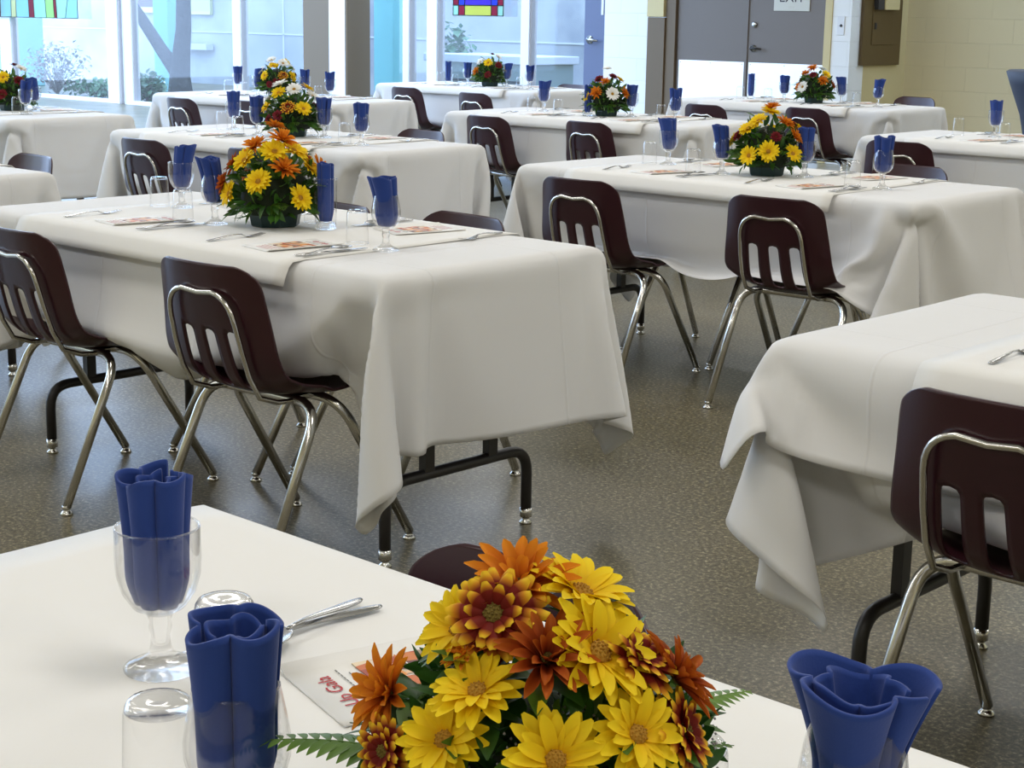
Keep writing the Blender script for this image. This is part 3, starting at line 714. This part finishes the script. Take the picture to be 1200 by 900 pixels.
def blossom(kind, seed):
    R = random.Random(seed); mb = MB()
    if kind in ('yellow', 'white'):
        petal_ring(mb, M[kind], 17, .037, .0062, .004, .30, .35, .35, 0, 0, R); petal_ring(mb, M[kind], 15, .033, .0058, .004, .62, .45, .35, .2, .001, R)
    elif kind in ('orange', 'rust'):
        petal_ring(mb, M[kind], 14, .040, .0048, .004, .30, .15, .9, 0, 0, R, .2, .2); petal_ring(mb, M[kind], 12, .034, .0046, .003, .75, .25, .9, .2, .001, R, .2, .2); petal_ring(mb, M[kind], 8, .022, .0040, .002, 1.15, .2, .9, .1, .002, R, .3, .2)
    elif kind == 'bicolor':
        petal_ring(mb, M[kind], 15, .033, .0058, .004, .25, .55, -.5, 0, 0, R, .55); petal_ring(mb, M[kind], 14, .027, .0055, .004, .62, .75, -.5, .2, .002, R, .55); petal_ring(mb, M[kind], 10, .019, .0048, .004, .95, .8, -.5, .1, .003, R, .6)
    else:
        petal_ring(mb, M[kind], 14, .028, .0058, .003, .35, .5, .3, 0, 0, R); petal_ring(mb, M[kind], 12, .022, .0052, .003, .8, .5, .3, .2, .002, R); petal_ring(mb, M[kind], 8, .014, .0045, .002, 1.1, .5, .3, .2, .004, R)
    o = mb.build('blossom', sub=0)
    o['label'] = {'yellow': 'yellow daisy blossom', 'white': 'white daisy blossom', 'orange': 'orange spiky blossom', 'rust': 'rust red blossom', 'bicolor': 'dark red blossom with yellow tips', 'maroon': 'maroon blossom'}[kind]
    dm = M['disc_gold'] if kind in ('yellow', 'white') else M['disc_green']; rr = .0085 if kind in ('yellow', 'white', 'bicolor') else .005
    c = MB(); c.lathe([(rr, -.001), (rr, .003), (rr*.8, .0055), (rr*.4, .007), (0, .0072)], dm, 14)
    for i in range(26):
        a = i*2.4; q_ = rr*.95*math.sqrt(i/26); c.lathe([(.0011, 0), (.0009, .0018), (0, .0024)], dm, 5, X=Matrix.Translation((q_*math.cos(a), q_*math.sin(a), .0066-.0035*(q_/rr)**2)))
    link(bpy.data.objects.new('flower_center', c.mesh('flower_center')), o)
    COL.objects.unlink(o); 
    for k in KIDS[o.name]: COL.objects.unlink(k)
    return o
KIN = {k: [blossom(k, 10+i*7+j) for j in range(2)] for i, k in enumerate(('yellow', 'orange', 'rust', 'bicolor', 'white', 'maroon'))}
def put_blossom(kind, v, pos, nrm, s, parent, spin):
    p = KIN[kind][v % 2]; o = p.copy(); COL.objects.link(o); o.parent = parent
    z = Vector(nrm).normalized(); q_ = z.to_track_quat('Z', 'Y')
    o.matrix_local = Matrix.Translation(pos) @ q_.to_matrix().to_4x4() @ Matrix.Rotation(spin, 4, 'Z') @ Matrix.Scale(s, 4)
    for c in KIDS[p.name]: k = c.copy(); COL.objects.link(k); k.parent = o
    return o
def leaf(mb, X, L, w, m, fold=.25, bend=.4):
    rows = []; 
    for k in range(6):
        t = k/5; ww = w*math.sin(PI*min(.985, .06+t*.93))**.8; y = L*t; z = -bend*L*t*t
        rows.append([(-ww, y, z+fold*ww), (0, y, z), (ww, y, z+fold*ww)])
    mb.grid(rows, m, X=X)
def frond(mb, X, L, n, m, w=.022, bend=.5):
    spine = []
    for k in range(9):
        t = k/8; spine.append((0, L*t, .1*L*t-bend*L*t*t))
    mb.tube(spine, [.0013*(1-.7*k/8) for k in range(9)], m, 5, X=X, cap=False)
    for k in range(1, n):
        t = k/n; y = L*t; z = .1*L*t-bend*L*t*t; s = w*(1-t)**.75*(.5+.5*min(1, t/.2))
        for sg in (-1, 1):
            A = Matrix.Translation((0, y, z)) @ Matrix.Rotation(-sg*1.05, 4, 'Z')
            leaf(mb, X @ A, s*1.6+.003, s*.27+.0012, m, .2, .25)
def orient(pos, nrm, spin, R):
    z = Vector(nrm).normalized(); return Matrix.Translation(pos) @ z.to_track_quat('Y', 'Z').to_matrix().to_4x4() @ Matrix.Rotation(spin, 4, 'Y')
def greenery(seed, nleaf, nfrond, nfill, R0, HZ, zc, big=1.0, kmax=.82):
    R = random.Random(seed); A = MB(); B = MB(); Fd = MB()
    A.lathe([(0, -.03), (R0*.55, -.02), (R0*.68, .02), (R0*.60, .07), (R0*.42, HZ*.55), (0, HZ*.66)], M['moss'], 20, X=Matrix.Translation((0, 0, zc)), squash=lambda a: 1+.08*math.sin(5*a))
    for i in range(nleaf):
        th = R.uniform(0, 2*PI); ph = math.asin(R.uniform(-.12, .93)); d = Vector((math.cos(th)*math.cos(ph), math.sin(th)*math.cos(ph), math.sin(ph)))
        k = R.uniform(.55, kmax); p = Vector((d.x*R0*k, d.y*R0*k, zc+d.z*HZ*k)); dd = d+Vector((R.uniform(-.5, .5), R.uniform(-.5, .5), R.uniform(-.6, .3)))
        leaf(A, orient(p, dd, R.uniform(0, 6.28), R), R.uniform(.03, .055)*big, R.uniform(.006, .011)*big, M['leaf'] if R.random() < .7 else M['fern'], .3, R.uniform(0, .6))
    for i in range(nfrond):
        th = 2*PI*i/nfrond+R.uniform(-.3, .3); el = R.uniform(-.05, .5); d = Vector((math.cos(th)*math.cos(el), math.sin(th)*math.cos(el), math.sin(el)))
        p = Vector((d.x*R0*.5, d.y*R0*.5, zc+d.z*HZ*.4+.01)); X = Matrix.Translation(p) @ d.to_track_quat('Y', 'Z').to_matrix().to_4x4()
        frond(Fd, X, R0*R.uniform(.62, .85), 12, M['fern'] if i % 2 else M['leaf'], .020*big, R.uniform(.2, .55))
    for i in range(nfill):
        th = R.uniform(0, 2*PI); ph = math.asin(R.uniform(.05, .85)); d = Vector((math.cos(th)*math.cos(ph), math.sin(th)*math.cos(ph), math.sin(ph)))
        k = R.uniform(.80, .97); c = Vector((d.x*R0*k, d.y*R0*k, zc+d.z*HZ*k))
        B.tube([c*.55+Vector((0, 0, zc*.4)), c], .0006, M['leaf'], 4, cap=False)
        for j in range(26):
            p = c+Vector((R.gauss(0, .007), R.gauss(0, .007), R.gauss(0, .007))); B.lathe([(0, -.0011), (.0012, 0), (0, .0013)], M['filler'], 4, X=Matrix.Translation(p))
    return A, Fd, B
def make_pot(parent, s=1.06):
    mb = MB(); k = 8; prof = [(.060, 0), (.064, .004), (.072, .045), (.075, .05), (.071, .05), (.066, .02), (0, .02)]
    mb.lathe([(a*s, b*s) for a, b in prof], M['pot'], 8, X=Matrix.Rotation(PI/8, 4, 'Z') @ Matrix.Diagonal((1, .86, 1, 1)))
    mb.build('flower_dish', parent, sharp=25)
def arrangement(name, loc, rz, label, flowers, seed, hero=False, shared=None):
    r = empty(name, loc, rz); tag(r, label, 'flower arrangement', 'flower centrepieces')
    if shared: objs = []
    A, Fd, B = shared if shared else (None,)*3
    if shared is None:
        a, f, b = greenery(seed, 420 if hero else 230, 15 if hero else 12, 26 if hero else 12, .14, .20, .055, 1.0)
        A, Fd, B = a.mesh('leaves'), f.mesh('fern_fronds'), b.mesh('filler_sprigs')
    for nm, me in (('leaves', A), ('fern_fronds', Fd), ('filler_sprigs', B)): link(bpy.data.objects.new(nm, me), r)
    make_pot(r)
    R = random.Random(seed+1)
    for i, (k, d, s, ln) in enumerate(flowers):
        d = Vector(d).normalized(); p = Vector((d.x*.135, d.y*.135, .055+d.z*.185))+d*ln
        tilt = d+Vector((R.uniform(-.25, .25), R.uniform(-.25, .25), R.uniform(-.05, .25)))
        put_blossom(k, i, p, tilt, s, r, R.uniform(0, 6))
    return r, (A, Fd, B)

# ---------------------------------------------------------------- laying out the tables
T = {'A': (-1.57, .386, 0), 'B': (-4.50, 2.533, 0), 'C': (-6.99, 4.66, .03), 'D': (-9.85, 6.92, .07), 'E': (-4.484, 4.889, 0), 'F': (-7.18, 7.16, .06),
     'G': (-10.30, 9.45, 0), 'H': (-1.69, 2.58, 0), 'I': (-4.52, 7.52, 0), 'J': (-7.39, 9.65, .02), 'K': (-9.64, 4.62, 0), 'L': (-7.06, 2.51, 0)}
TN = {'A': 'nearest table at the bottom left', 'B': 'large table left of centre', 'C': 'second table back on the left', 'D': 'window table behind two left centrepieces', 'E': 'large table right of centre',
      'F': 'middle table before the pale pier', 'G': 'small-looking back table under the stained glass', 'H': 'table cut off at lower right', 'I': 'table at the right edge before block wall',
      'J': 'back table in front of exit doors', 'K': 'far left table by the window', 'L': 'table corner at the left edge'}
TS = {'A': 'nearest table', 'B': 'large left table', 'C': 'second left table', 'D': 'left window table', 'E': 'large right-hand table', 'F': 'table before the pale pier', 'G': 'back table under stained glass',
      'H': 'lower right table', 'I': 'right edge table', 'J': 'table before exit doors', 'K': 'far left table', 'L': 'left edge table corner'}
def W(tk, a, b_, z=0):
    x, y, t = T[tk]; c, s = math.cos(t), math.sin(t); return Vector((x+c*a-s*b_, y+s*a+c*b_, z))
CL = {'B': cl_B, 'E': cl_E, 'H': cl_H}
for k, (x, y, t) in T.items():
    tb = dup(table, (x, y, 0), t); tag(tb, 'folding table with dark legs, the '+TN[k], 'table', 'folding banquet tables')
    o = cloth_obj(CL.get(k, cl_gen)); o.location = (x, y, 0); o.rotation_euler.z = t; tag(o, 'white cloth on the '+TN[k], 'tablecloth', 'white tablecloths')
    if k == 'H':
        o = cloth_obj(cl_H2, 'table_topper'); o.location = (x, y, 0); tag(o, 'shorter white top cloth over the lower right table', 'tablecloth')
    rn = runner_obj(runner_me if k != 'H' else make_runner(.30, 1.46, -.02, TW+.02).mesh('table_runner'))
    if k == 'A': rn.data = make_runner(-.012, 1.5).mesh('table_runner')
    rn.location = (x, y, .007 if k == 'H' else 0); rn.rotation_euler.z = t
    tag(rn, 'white runner across the '+TN[k], 'table runner', 'white table runners')

chairs = [(-4.006, 2.548, .7, 'left near chair at the large left table'), (-3.198, 2.569, 2.6, 'right near chair at the large left table'), (-3.129, 4.849, 4, 'right near chair at the large right-hand table'),
          (-3.94, 4.805, 0, 'left near chair at the large right-hand table'), (-1.169, 2.616, -1.2, 'dark chair at lower right, its back filling the frame edge'),
          (-6.397, 4.62, 0, 'left near chair at the second left table'), (-5.662, 4.668, 0, 'chair behind the big yellow centrepiece, second left table'), (-9.165, 6.852, -4, 'left near chair at the left window table'),
          (-8.661, 7.016, 0, 'mostly hidden chair behind napkins, left window table'), (-6.684, 7.198, -4, 'left near chair at the table before the pale pier'), (-6.006, 7.308, -6, 'right near chair at the table before the pale pier'),
          (-9.575, 9.294, -3, 'left near chair at the back table under stained glass'), (-8.655, 9.122, -5, 'right near chair at the back table under stained glass'), (-4.182, 7.496, 0, 'near chair at the right edge table'),
          (-6.737, 9.386, -5, 'left near chair at the table before exit doors'), (-6.102, 9.66, -6, 'right near chair at the table before exit doors'),
          (-3.90, 3.20, 177, 'far chair behind the right goblet of the large left table'), (-3.44, 3.30, 177, 'far side chair, rightmost at the large left table'), (-5.946, 3.378, 176, 'pale-shining chair back beyond the left edge table'),
          (-6.077, 5.673, 176, 'far side chair at the second left table'), (-3.458, 5.93, 176, 'far side chair, rightmost at the large right-hand table'), (-3.93, 5.43, 180, 'far side chair hidden behind the large right-hand centrepiece'),
          (-9.271, 10.52, 176, 'far side chair at the back table under stained glass'), (-6.506, 11.35, 176, 'far side chair at the table before exit doors'), (-1.14, 1.065, 178, 'chair beyond the nearest table, behind its flowers')]
for x, y, a, lab in chairs:
    c = dup(chair, (x, y, 0), math.radians(a)); tag(c, 'maroon plastic '+lab if 'chair' in lab and len(lab.split()) < 15 else lab, 'chair', 'maroon stacking chairs')

SEATS = {'nl': (.60, 0, 'near left'), 'nr': (1.26, 0, 'near right'), 'fr': (1.24, 1, 'far right'), 'fl': (.55, 1, 'far left')}
GOB = {'nl': (.78, .265), 'fl': (.40, .43), 'fr': (1.06, .43), 'nr': (1.47, .275)}
GOBX = {('A', 'nl'): (.715, .262), ('A', 'fl'): (.388, .438), ('A', 'fr'): (1.055, .51), ('I', 'fl'): (.52, .43), ('I', 'nl'): (.78, .30), ('K', 'fr'): (1.25, .47), ('K', 'nr'): (1.47, .275), ('J', 'nr'): (1.50, .30), ('J', 'fr'): (1.14, .43), ('F', 'nl'): (.86, .27)}
TALL = {('B', 'fr'), ('F', 'nl'), ('G', 'fl'), ('J', 'fl')}
BULB = {('A', 'nl'), ('B', 'nl'), ('B', 'nr'), ('E', 'nl'), ('E', 'nr'), ('C', 'nr'), ('F', 'nr'), ('A', 'fr'), ('J', 'nr')}
NAPV = {('A', 'fl'): 0, ('A', 'nl'): 1, ('A', 'fr'): 4, ('E', 'fl'): 2, ('E', 'nl'): 3, ('B', 'nr'): 2, ('C', 'fr'): 2, ('E', 'nr'): 1}
rr = random.Random(77)
for k in T:
    if k in ('L',): continue
    near_t = k in 'ABEH'
    for sk, (sx, far, sn) in SEATS.items():
        key = (k, sk); gx, gy = GOBX.get(key, GOB[sk]); ph = rr.uniform(-.01, .01); rot = rr.uniform(0, 6.28); nv = rr.randrange(4)
        flip = PI if far else 0; base = T[k][2]; yb = TW if far else 0; sg = -1 if far else 1
        def L(dx, dy, z=ZI): return W(k, sx+sg*dx+(.01 if key == ('A', 'fl') else 0), yb+sg*dy-(.05 if key == ('A', 'fl') else 0), z)
        where = '%s seat of the %s' % (sn, TS[k])
        p = W(k, gx+ph, gy, ZI)
        if in_view(p.x, p.y, p.z+.19) and k != 'H':
            if key in TALL:
                g = dup(tall, p, 0); tag(g, 'tall straight tumbler holding a napkin, '+where, 'tumbler', 'tumblers holding napkins')
                nn = dup(nap_tall, p, rot); 
            else:
                g = dup(gob_w if key in BULB else gob_s, p, 0); tag(g, ('rounded' if key in BULB else 'straight-sided')+' stemmed glass holding a napkin, '+where, 'goblet', 'goblets holding napkins')
                nn = dup(naps[NAPV.get(key, nv)], p, {('A', 'fl'): 2.2, ('A', 'nl'): 1.1, ('A', 'fr'): .4}.get(key, rot))
            tag(nn, 'folded blue napkin, '+where, 'napkin', 'blue napkins in glasses')
        # inverted juice glass
        jx, jy = {'nl': (.66, .245), 'fl': (.33, .40), 'fr': (.93, .50), 'nr': (1.335, .30)}[sk]
        if key == ('A', 'fl'): jx, jy = .470, .443
        if key == ('A', 'nl'): jx, jy = .608, .277
        if k == 'A': ph = 0
        if key == ('F', 'nr') or key == ('C', 'fl'): jx += .02
        p = W(k, jx+ph, jy, ZI)
        if in_view(p.x, p.y, p.z+.09) and k != 'H':
            g = dup(juice, p, 0); tag(g, 'small clear glass standing upside down, '+where, 'glass', 'upturned juice glasses')
        j = lambda s=.04: rr.uniform(-s, s)
        p = L(-.20, .03, ZI+(.007 if k == 'H' else 0))
        if in_view(p.x, p.y, p.z): o = dup(forks, p, base+flip+.12+j(.08)); tag(o, 'steel fork at the '+where, 'fork', 'forks')
        p = L(.15, .03)
        if in_view(p.x, p.y, p.z): o = dup(knife, p, base+flip-.10+j(.06)); tag(o, 'steel knife at the '+where, 'knife', 'knives')
        p = L(.175, .035, ZI)
        if in_view(p.x, p.y, p.z): o = dup(spoon, p, base+flip+.16+j(.05)); tag(o, 'steel spoon at the '+where, 'spoon', 'spoons'); o.location.z += .003
        p = L(.0, .150 if key != ('A', 'fl') else .120)
        if in_view(p.x, p.y, p.z):
            o = dup(program, p, base+flip+(-.20 if not far else -.25)+j(.05)); tag(o, 'printed program at the '+where, 'program', 'printed event programs')

# cocktail table cover (spandex, drawn in at the waist)
top = [(0, 1.06), (.30, 1.06), (.315, 1.05), (.29, .98), (.22, .80), (.18, .62), (.20, .42), (.26, .2), (.31, .02), (.32, .0), (0, 0)]
MB().lathe(top[::-1], M['spandex'], 36, squash=lambda a: 1+.03*math.cos(4*a)).build('stretch_cover', ct)

# centrepieces
def dirs(lst): return lst
warm = [('yellow', (.1, -.6, .9), 1.0, 0), ('yellow', (.75, -.3, .6), .95, 0), ('orange', (-.35, -.35, .95), .9, 0), ('yellow', (-.55, -.55, .75), 1.0, 0), ('yellow', (-.15, -.75, .35), 1.0, 0), ('yellow', (-.8, -.5, .2), .95, 0), ('orange', (.2, -.3, .95), 1.0, .01), ('yellow', (.45, -.35, .85), 1.05, .0), ('orange', (.3, -.75, .6), 1.0, 0), ('yellow', (.6, -.75, .18), .95, 0), ('orange', (.85, .0, .55), .9, .01),
        ('rust', (-.8, -.1, .6), .85, 0), ('rust', (-.95, -.3, .35), .8, .01), ('yellow', (-.2, .6, .7), 1.0, 0), ('yellow', (.9, .3, .2), .9, 0), ('bicolor', (.75, -.2, .75), .8, 0), ('orange', (.0, .1, 1.1), .75, .03), ('yellow', (-.1, .9, .3), .95, 0), ('orange', (-.6, .6, .4), .9, 0)]
warmE = [('yellow', (-.4, -.55, .95), .95, 0), ('orange', (.7, -.6, .55), .85, 0), ('yellow', (.75, .1, .7), .95, 0), ('yellow', (-.9, .2, .4), .9, 0), ('yellow', (-.7, -.5, .75), 1.0, 0), ('yellow', (-.65, -.85, .15), .95, 0), ('yellow', (-.1, -.9, .22), 1.05, 0), ('yellow', (.55, -.75, .18), .95, 0), ('yellow', (.0, -.2, 1), 1.0, 0), ('orange', (.35, -.5, .75), .95, 0), ('maroon', (.6, -.3, .75), .9, 0), ('maroon', (.85, -.4, .25), .9, 0), ('maroon', (-.85, -.2, .5), .8, 0), ('yellow', (.95, -.1, .2), .85, 0),
         ('orange', (.05, .0, 1.05), .85, .012), ('yellow', (.2, .8, .5), 1, 0), ('maroon', (.1, -.8, .5), .7, 0), ('orange', (-.5, .7, .5), .9, 0)]
mixd = [('white', (-.35, -.2, 1.0), 1.0, .015), ('white', (.15, -.45, .9), 1.0, .0), ('yellow', (-.8, -.4, .45), .9, 0), ('bicolor', (.0, -.85, .45), 1.0, 0), ('yellow', (.5, -.75, .42), 1.0, 0), ('maroon', (-.35, -.9, .25), .95, 0), ('maroon', (-.7, -.75, .15), .85, 0), ('maroon', (.9, -.2, .5), .8, 0),
        ('yellow', (-.4, -.5, .85), .95, 0), ('white', (.7, .0, .7), .95, 0), ('yellow', (.5, .2, .9), .9, .01), ('white', (-.75, .1, .6), .9, 0), ('maroon', (.6, .6, .4), .9, 0), ('yellow', (-.2, .8, .5), .9, 0)]
mixF = [('yellow', (.55, .1, .85), .85, 0), ('orange', (-.1, -.6, .75), .8, 0), ('maroon', (-.35, -.4, .85), 1.0, 0), ('maroon', (.25, -.3, .95), 1.0, 0), ('orange', (-.5, -.8, .45), 1.0, 0), ('white', (.2, -.85, .40), 1.05, 0), ('orange', (.75, -.55, .45), .95, 0), ('yellow', (-.85, -.4, .3), .8, 0), ('white', (.0, .0, 1.1), .8, .03), ('yellow', (.9, .2, .3), .8, 0), ('white', (-.8, .2, .5), .8, 0), ('maroon', (.6, .6, .5), .9, 0), ('yellow', (0, .9, .4), .9, 0)]
mixG = [('white', (-.6, -.4, .8), 1.0, 0), ('yellow', (-.1, -.7, .7), 1.0, 0), ('maroon', (.5, -.6, .6), 1.1, 0), ('maroon', (-.1, -.9, .2), 1.0, 0), ('orange', (-.8, -.5, .35), .9, 0), ('white', (.45, -.1, .95), .9, .01), ('maroon', (.1, .1, 1), .9, .01), ('yellow', (.9, -.3, .4), .9, 0), ('white', (0, .9, .4), .9, 0), ('maroon', (-.5, .6, .5), .9, 0)]
mixJ = [('yellow', (.5, -.4, .75), .9, 0), ('orange', (-.55, -.3, .8), .8, 0), ('white', (-.7, -.65, .3), 1.1, 0), ('maroon', (-.2, -.6, .7), 1.0, 0), ('orange', (-.2, -.3, 1), 1.0, .005), ('orange', (.25, -.75, .5), 1.0, 0), ('white', (.4, .3, 1), .85, .01), ('rust', (.8, -.4, .35), .9, 0), ('orange', (-.85, -.4, .3), .8, 0), ('white', (.7, .1, .6), .7, 0), ('maroon', (-.5, .6, .5), .9, 0), ('yellow', (.2, .8, .4), .9, 0)]
# directions above are given facing -Y; turn them towards the aisle side with rz
RZ = math.radians(42)
def vpos(k, a=.92, b_=.37): return W(k, a, b_, ZI)
_, shr = arrangement('flower_arrangement', vpos('B'), RZ, 'yellow and orange flowers in a green dish on the large left table', warm, 41)
_, shr2 = arrangement('flower_arrangement', vpos('E'), RZ, 'yellow daisies and greenery in a green dish on the large right-hand table', warmE, 42)
arrangement('flower_arrangement', vpos('C', .90), RZ, 'white, yellow and dark red flowers on the second left table', mixd, 43, shared=shr)
arrangement('flower_arrangement', vpos('D', .86), RZ+.5, 'white and yellow flowers on the left window table', mixd, 44, shared=shr2)
arrangement('flower_arrangement', vpos('F', .92), RZ, 'flowers with a white daisy on the table before the pale pier', mixF, 45, shared=shr)
arrangement('flower_arrangement', vpos('G', .94), RZ, 'small white, red and yellow flowers on the back table under stained glass', mixG, 46, shared=shr2)
arrangement('flower_arrangement', vpos('J', .96), RZ, 'orange and white flowers on the table before the exit doors', mixJ, 47, shared=shr)
arrangement('flower_arrangement', vpos('K', 1.13, .40), RZ, 'red and yellow flowers cut off at the left edge by the window', mixG, 48, shared=shr2)
# the big foreground centrepiece: flowers given by their place on the dome (px, py, pz relative to the dish) and facing
hb = W('A', .908, .370, ZI)
hero = empty('flower_arrangement', hb, 0); tag(hero, 'large foreground arrangement of yellow, orange and dark red daisies', 'flower arrangement', 'flower centrepieces')
a, f, b_ = greenery(60, 820, 18, 70, .120, .155, .055, .68, .93)
def cam_ray(u, v): return (fw+r2*((u-600)/F_PX)+u2*((450-v)/F_PX)).normalized()
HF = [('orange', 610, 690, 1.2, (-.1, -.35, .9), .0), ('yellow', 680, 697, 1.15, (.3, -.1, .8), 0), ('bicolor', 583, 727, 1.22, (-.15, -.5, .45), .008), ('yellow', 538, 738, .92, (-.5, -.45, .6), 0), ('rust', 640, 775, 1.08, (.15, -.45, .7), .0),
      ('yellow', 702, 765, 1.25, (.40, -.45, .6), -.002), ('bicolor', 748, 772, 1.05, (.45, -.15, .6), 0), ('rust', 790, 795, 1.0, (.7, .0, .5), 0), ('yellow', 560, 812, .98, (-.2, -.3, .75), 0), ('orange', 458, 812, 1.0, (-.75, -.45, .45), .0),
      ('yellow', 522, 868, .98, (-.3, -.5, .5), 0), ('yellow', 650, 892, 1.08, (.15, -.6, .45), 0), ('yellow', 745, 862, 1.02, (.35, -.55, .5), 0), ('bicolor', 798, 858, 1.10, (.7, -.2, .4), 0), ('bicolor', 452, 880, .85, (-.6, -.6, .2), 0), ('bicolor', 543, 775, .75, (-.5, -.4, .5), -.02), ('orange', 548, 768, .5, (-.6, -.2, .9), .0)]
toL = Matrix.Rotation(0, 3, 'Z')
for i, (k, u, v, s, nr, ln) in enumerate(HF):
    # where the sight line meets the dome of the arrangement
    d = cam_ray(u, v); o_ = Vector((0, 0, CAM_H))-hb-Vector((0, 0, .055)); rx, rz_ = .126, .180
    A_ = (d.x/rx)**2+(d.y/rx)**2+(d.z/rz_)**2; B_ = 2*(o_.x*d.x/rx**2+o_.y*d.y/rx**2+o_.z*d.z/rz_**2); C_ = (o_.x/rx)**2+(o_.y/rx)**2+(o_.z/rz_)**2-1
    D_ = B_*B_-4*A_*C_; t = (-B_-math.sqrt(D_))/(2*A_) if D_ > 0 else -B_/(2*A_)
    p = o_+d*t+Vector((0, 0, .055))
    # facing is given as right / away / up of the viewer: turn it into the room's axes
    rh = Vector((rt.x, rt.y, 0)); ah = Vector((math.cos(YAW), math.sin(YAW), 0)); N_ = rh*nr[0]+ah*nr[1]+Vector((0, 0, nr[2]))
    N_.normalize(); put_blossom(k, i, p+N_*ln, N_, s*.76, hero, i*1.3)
    b_.tube([Vector((0, 0, .08)), p*.7+Vector((0, 0, .02)), p+N_*(ln-.004)], .0014, M['leaf'], 5, cap=False)
    Rh = random.Random(900+i)
    for q_ in range(5):                                # leaves just below each blossom
        X = Matrix.Translation(p-N_*.020) @ (N_*.35+Vector((Rh.uniform(-1, 1), Rh.uniform(-1, 1), Rh.uniform(-.6, .6)))).to_track_quat('Y', 'Z').to_matrix().to_4x4()
        leaf(a, X, .036, .0085, M['leaf'] if q_ % 2 else M['fern'], .3, .4)
# extra fern sprays reaching past the dome, as in the photo
for (dx, L_) in (((-.99, .0, .0), .12), ((-.9, -.35, .1), .12), ((.75, .72, .10), .14), ((-.97, -.15, .05), .15), ((-.9, .15, .12), .13), ((-.8, -.5, .05), .14), ((.9, -.1, .05), .12), ((.3, -.95, .0), .1)):
    rh = Vector((rt.x, rt.y, 0)); ah = Vector((math.cos(YAW), math.sin(YAW), 0)); d = (rh*dx[0]+ah*dx[1]+Vector((0, 0, dx[2]))).normalized()
    p = Vector((d.x*.075, d.y*.075, .095+d.z*.05)); frond(f, Matrix.Translation(p) @ d.to_track_quat('Y', 'Z').to_matrix().to_4x4(), L_, 16, M['fern'], .020, .22)
a.build('leaves', hero); f.build('fern_fronds', hero); b_.build('filler_sprigs', hero); make_pot(hero)

# ---------------------------------------------------------------- light
w = bpy.data.worlds.new('sky'); sc.world = w; w.use_nodes = True; bg = w.node_tree.nodes['Background']
bg.inputs[0].default_value = (.49, .68, 1.0, 1); bg.inputs[1].default_value = 4.4
def area(x, y, z, sx, sy, e, col, rot=(0, 0, 0)):
    l_ = bpy.data.lights.new('ceiling_lamp', 'AREA'); l_.shape = 'RECTANGLE'; l_.size = sx; l_.size_y = sy; l_.energy = e; l_.color = col
    o = bpy.data.objects.new('ceiling_lamp', l_); o.location = (x, y, z); o.rotation_euler = rot; COL.objects.link(o)
for x in (-9.5, -6.5, -3.5, -.5, 2.5):
    for y in (-1.5, 1.5, 4.5, 7.5, 10.5): area(x, y, CZ-.03, 1.2, .6, 20, (1, .97, .92))
vs = sc.view_settings; vs.view_transform = 'Standard'; vs.look = 'None'; vs.gamma = 1; vs.exposure = .36; vs.use_curve_mapping = False
for o in COL.objects:
    if o.name.startswith('filler_sprigs'): o['kind'] = 'stuff'
for o in list(COL.objects):
    if o.name in ('txt', 'cloth_sim', 'collider'): bpy.data.objects.remove(o)
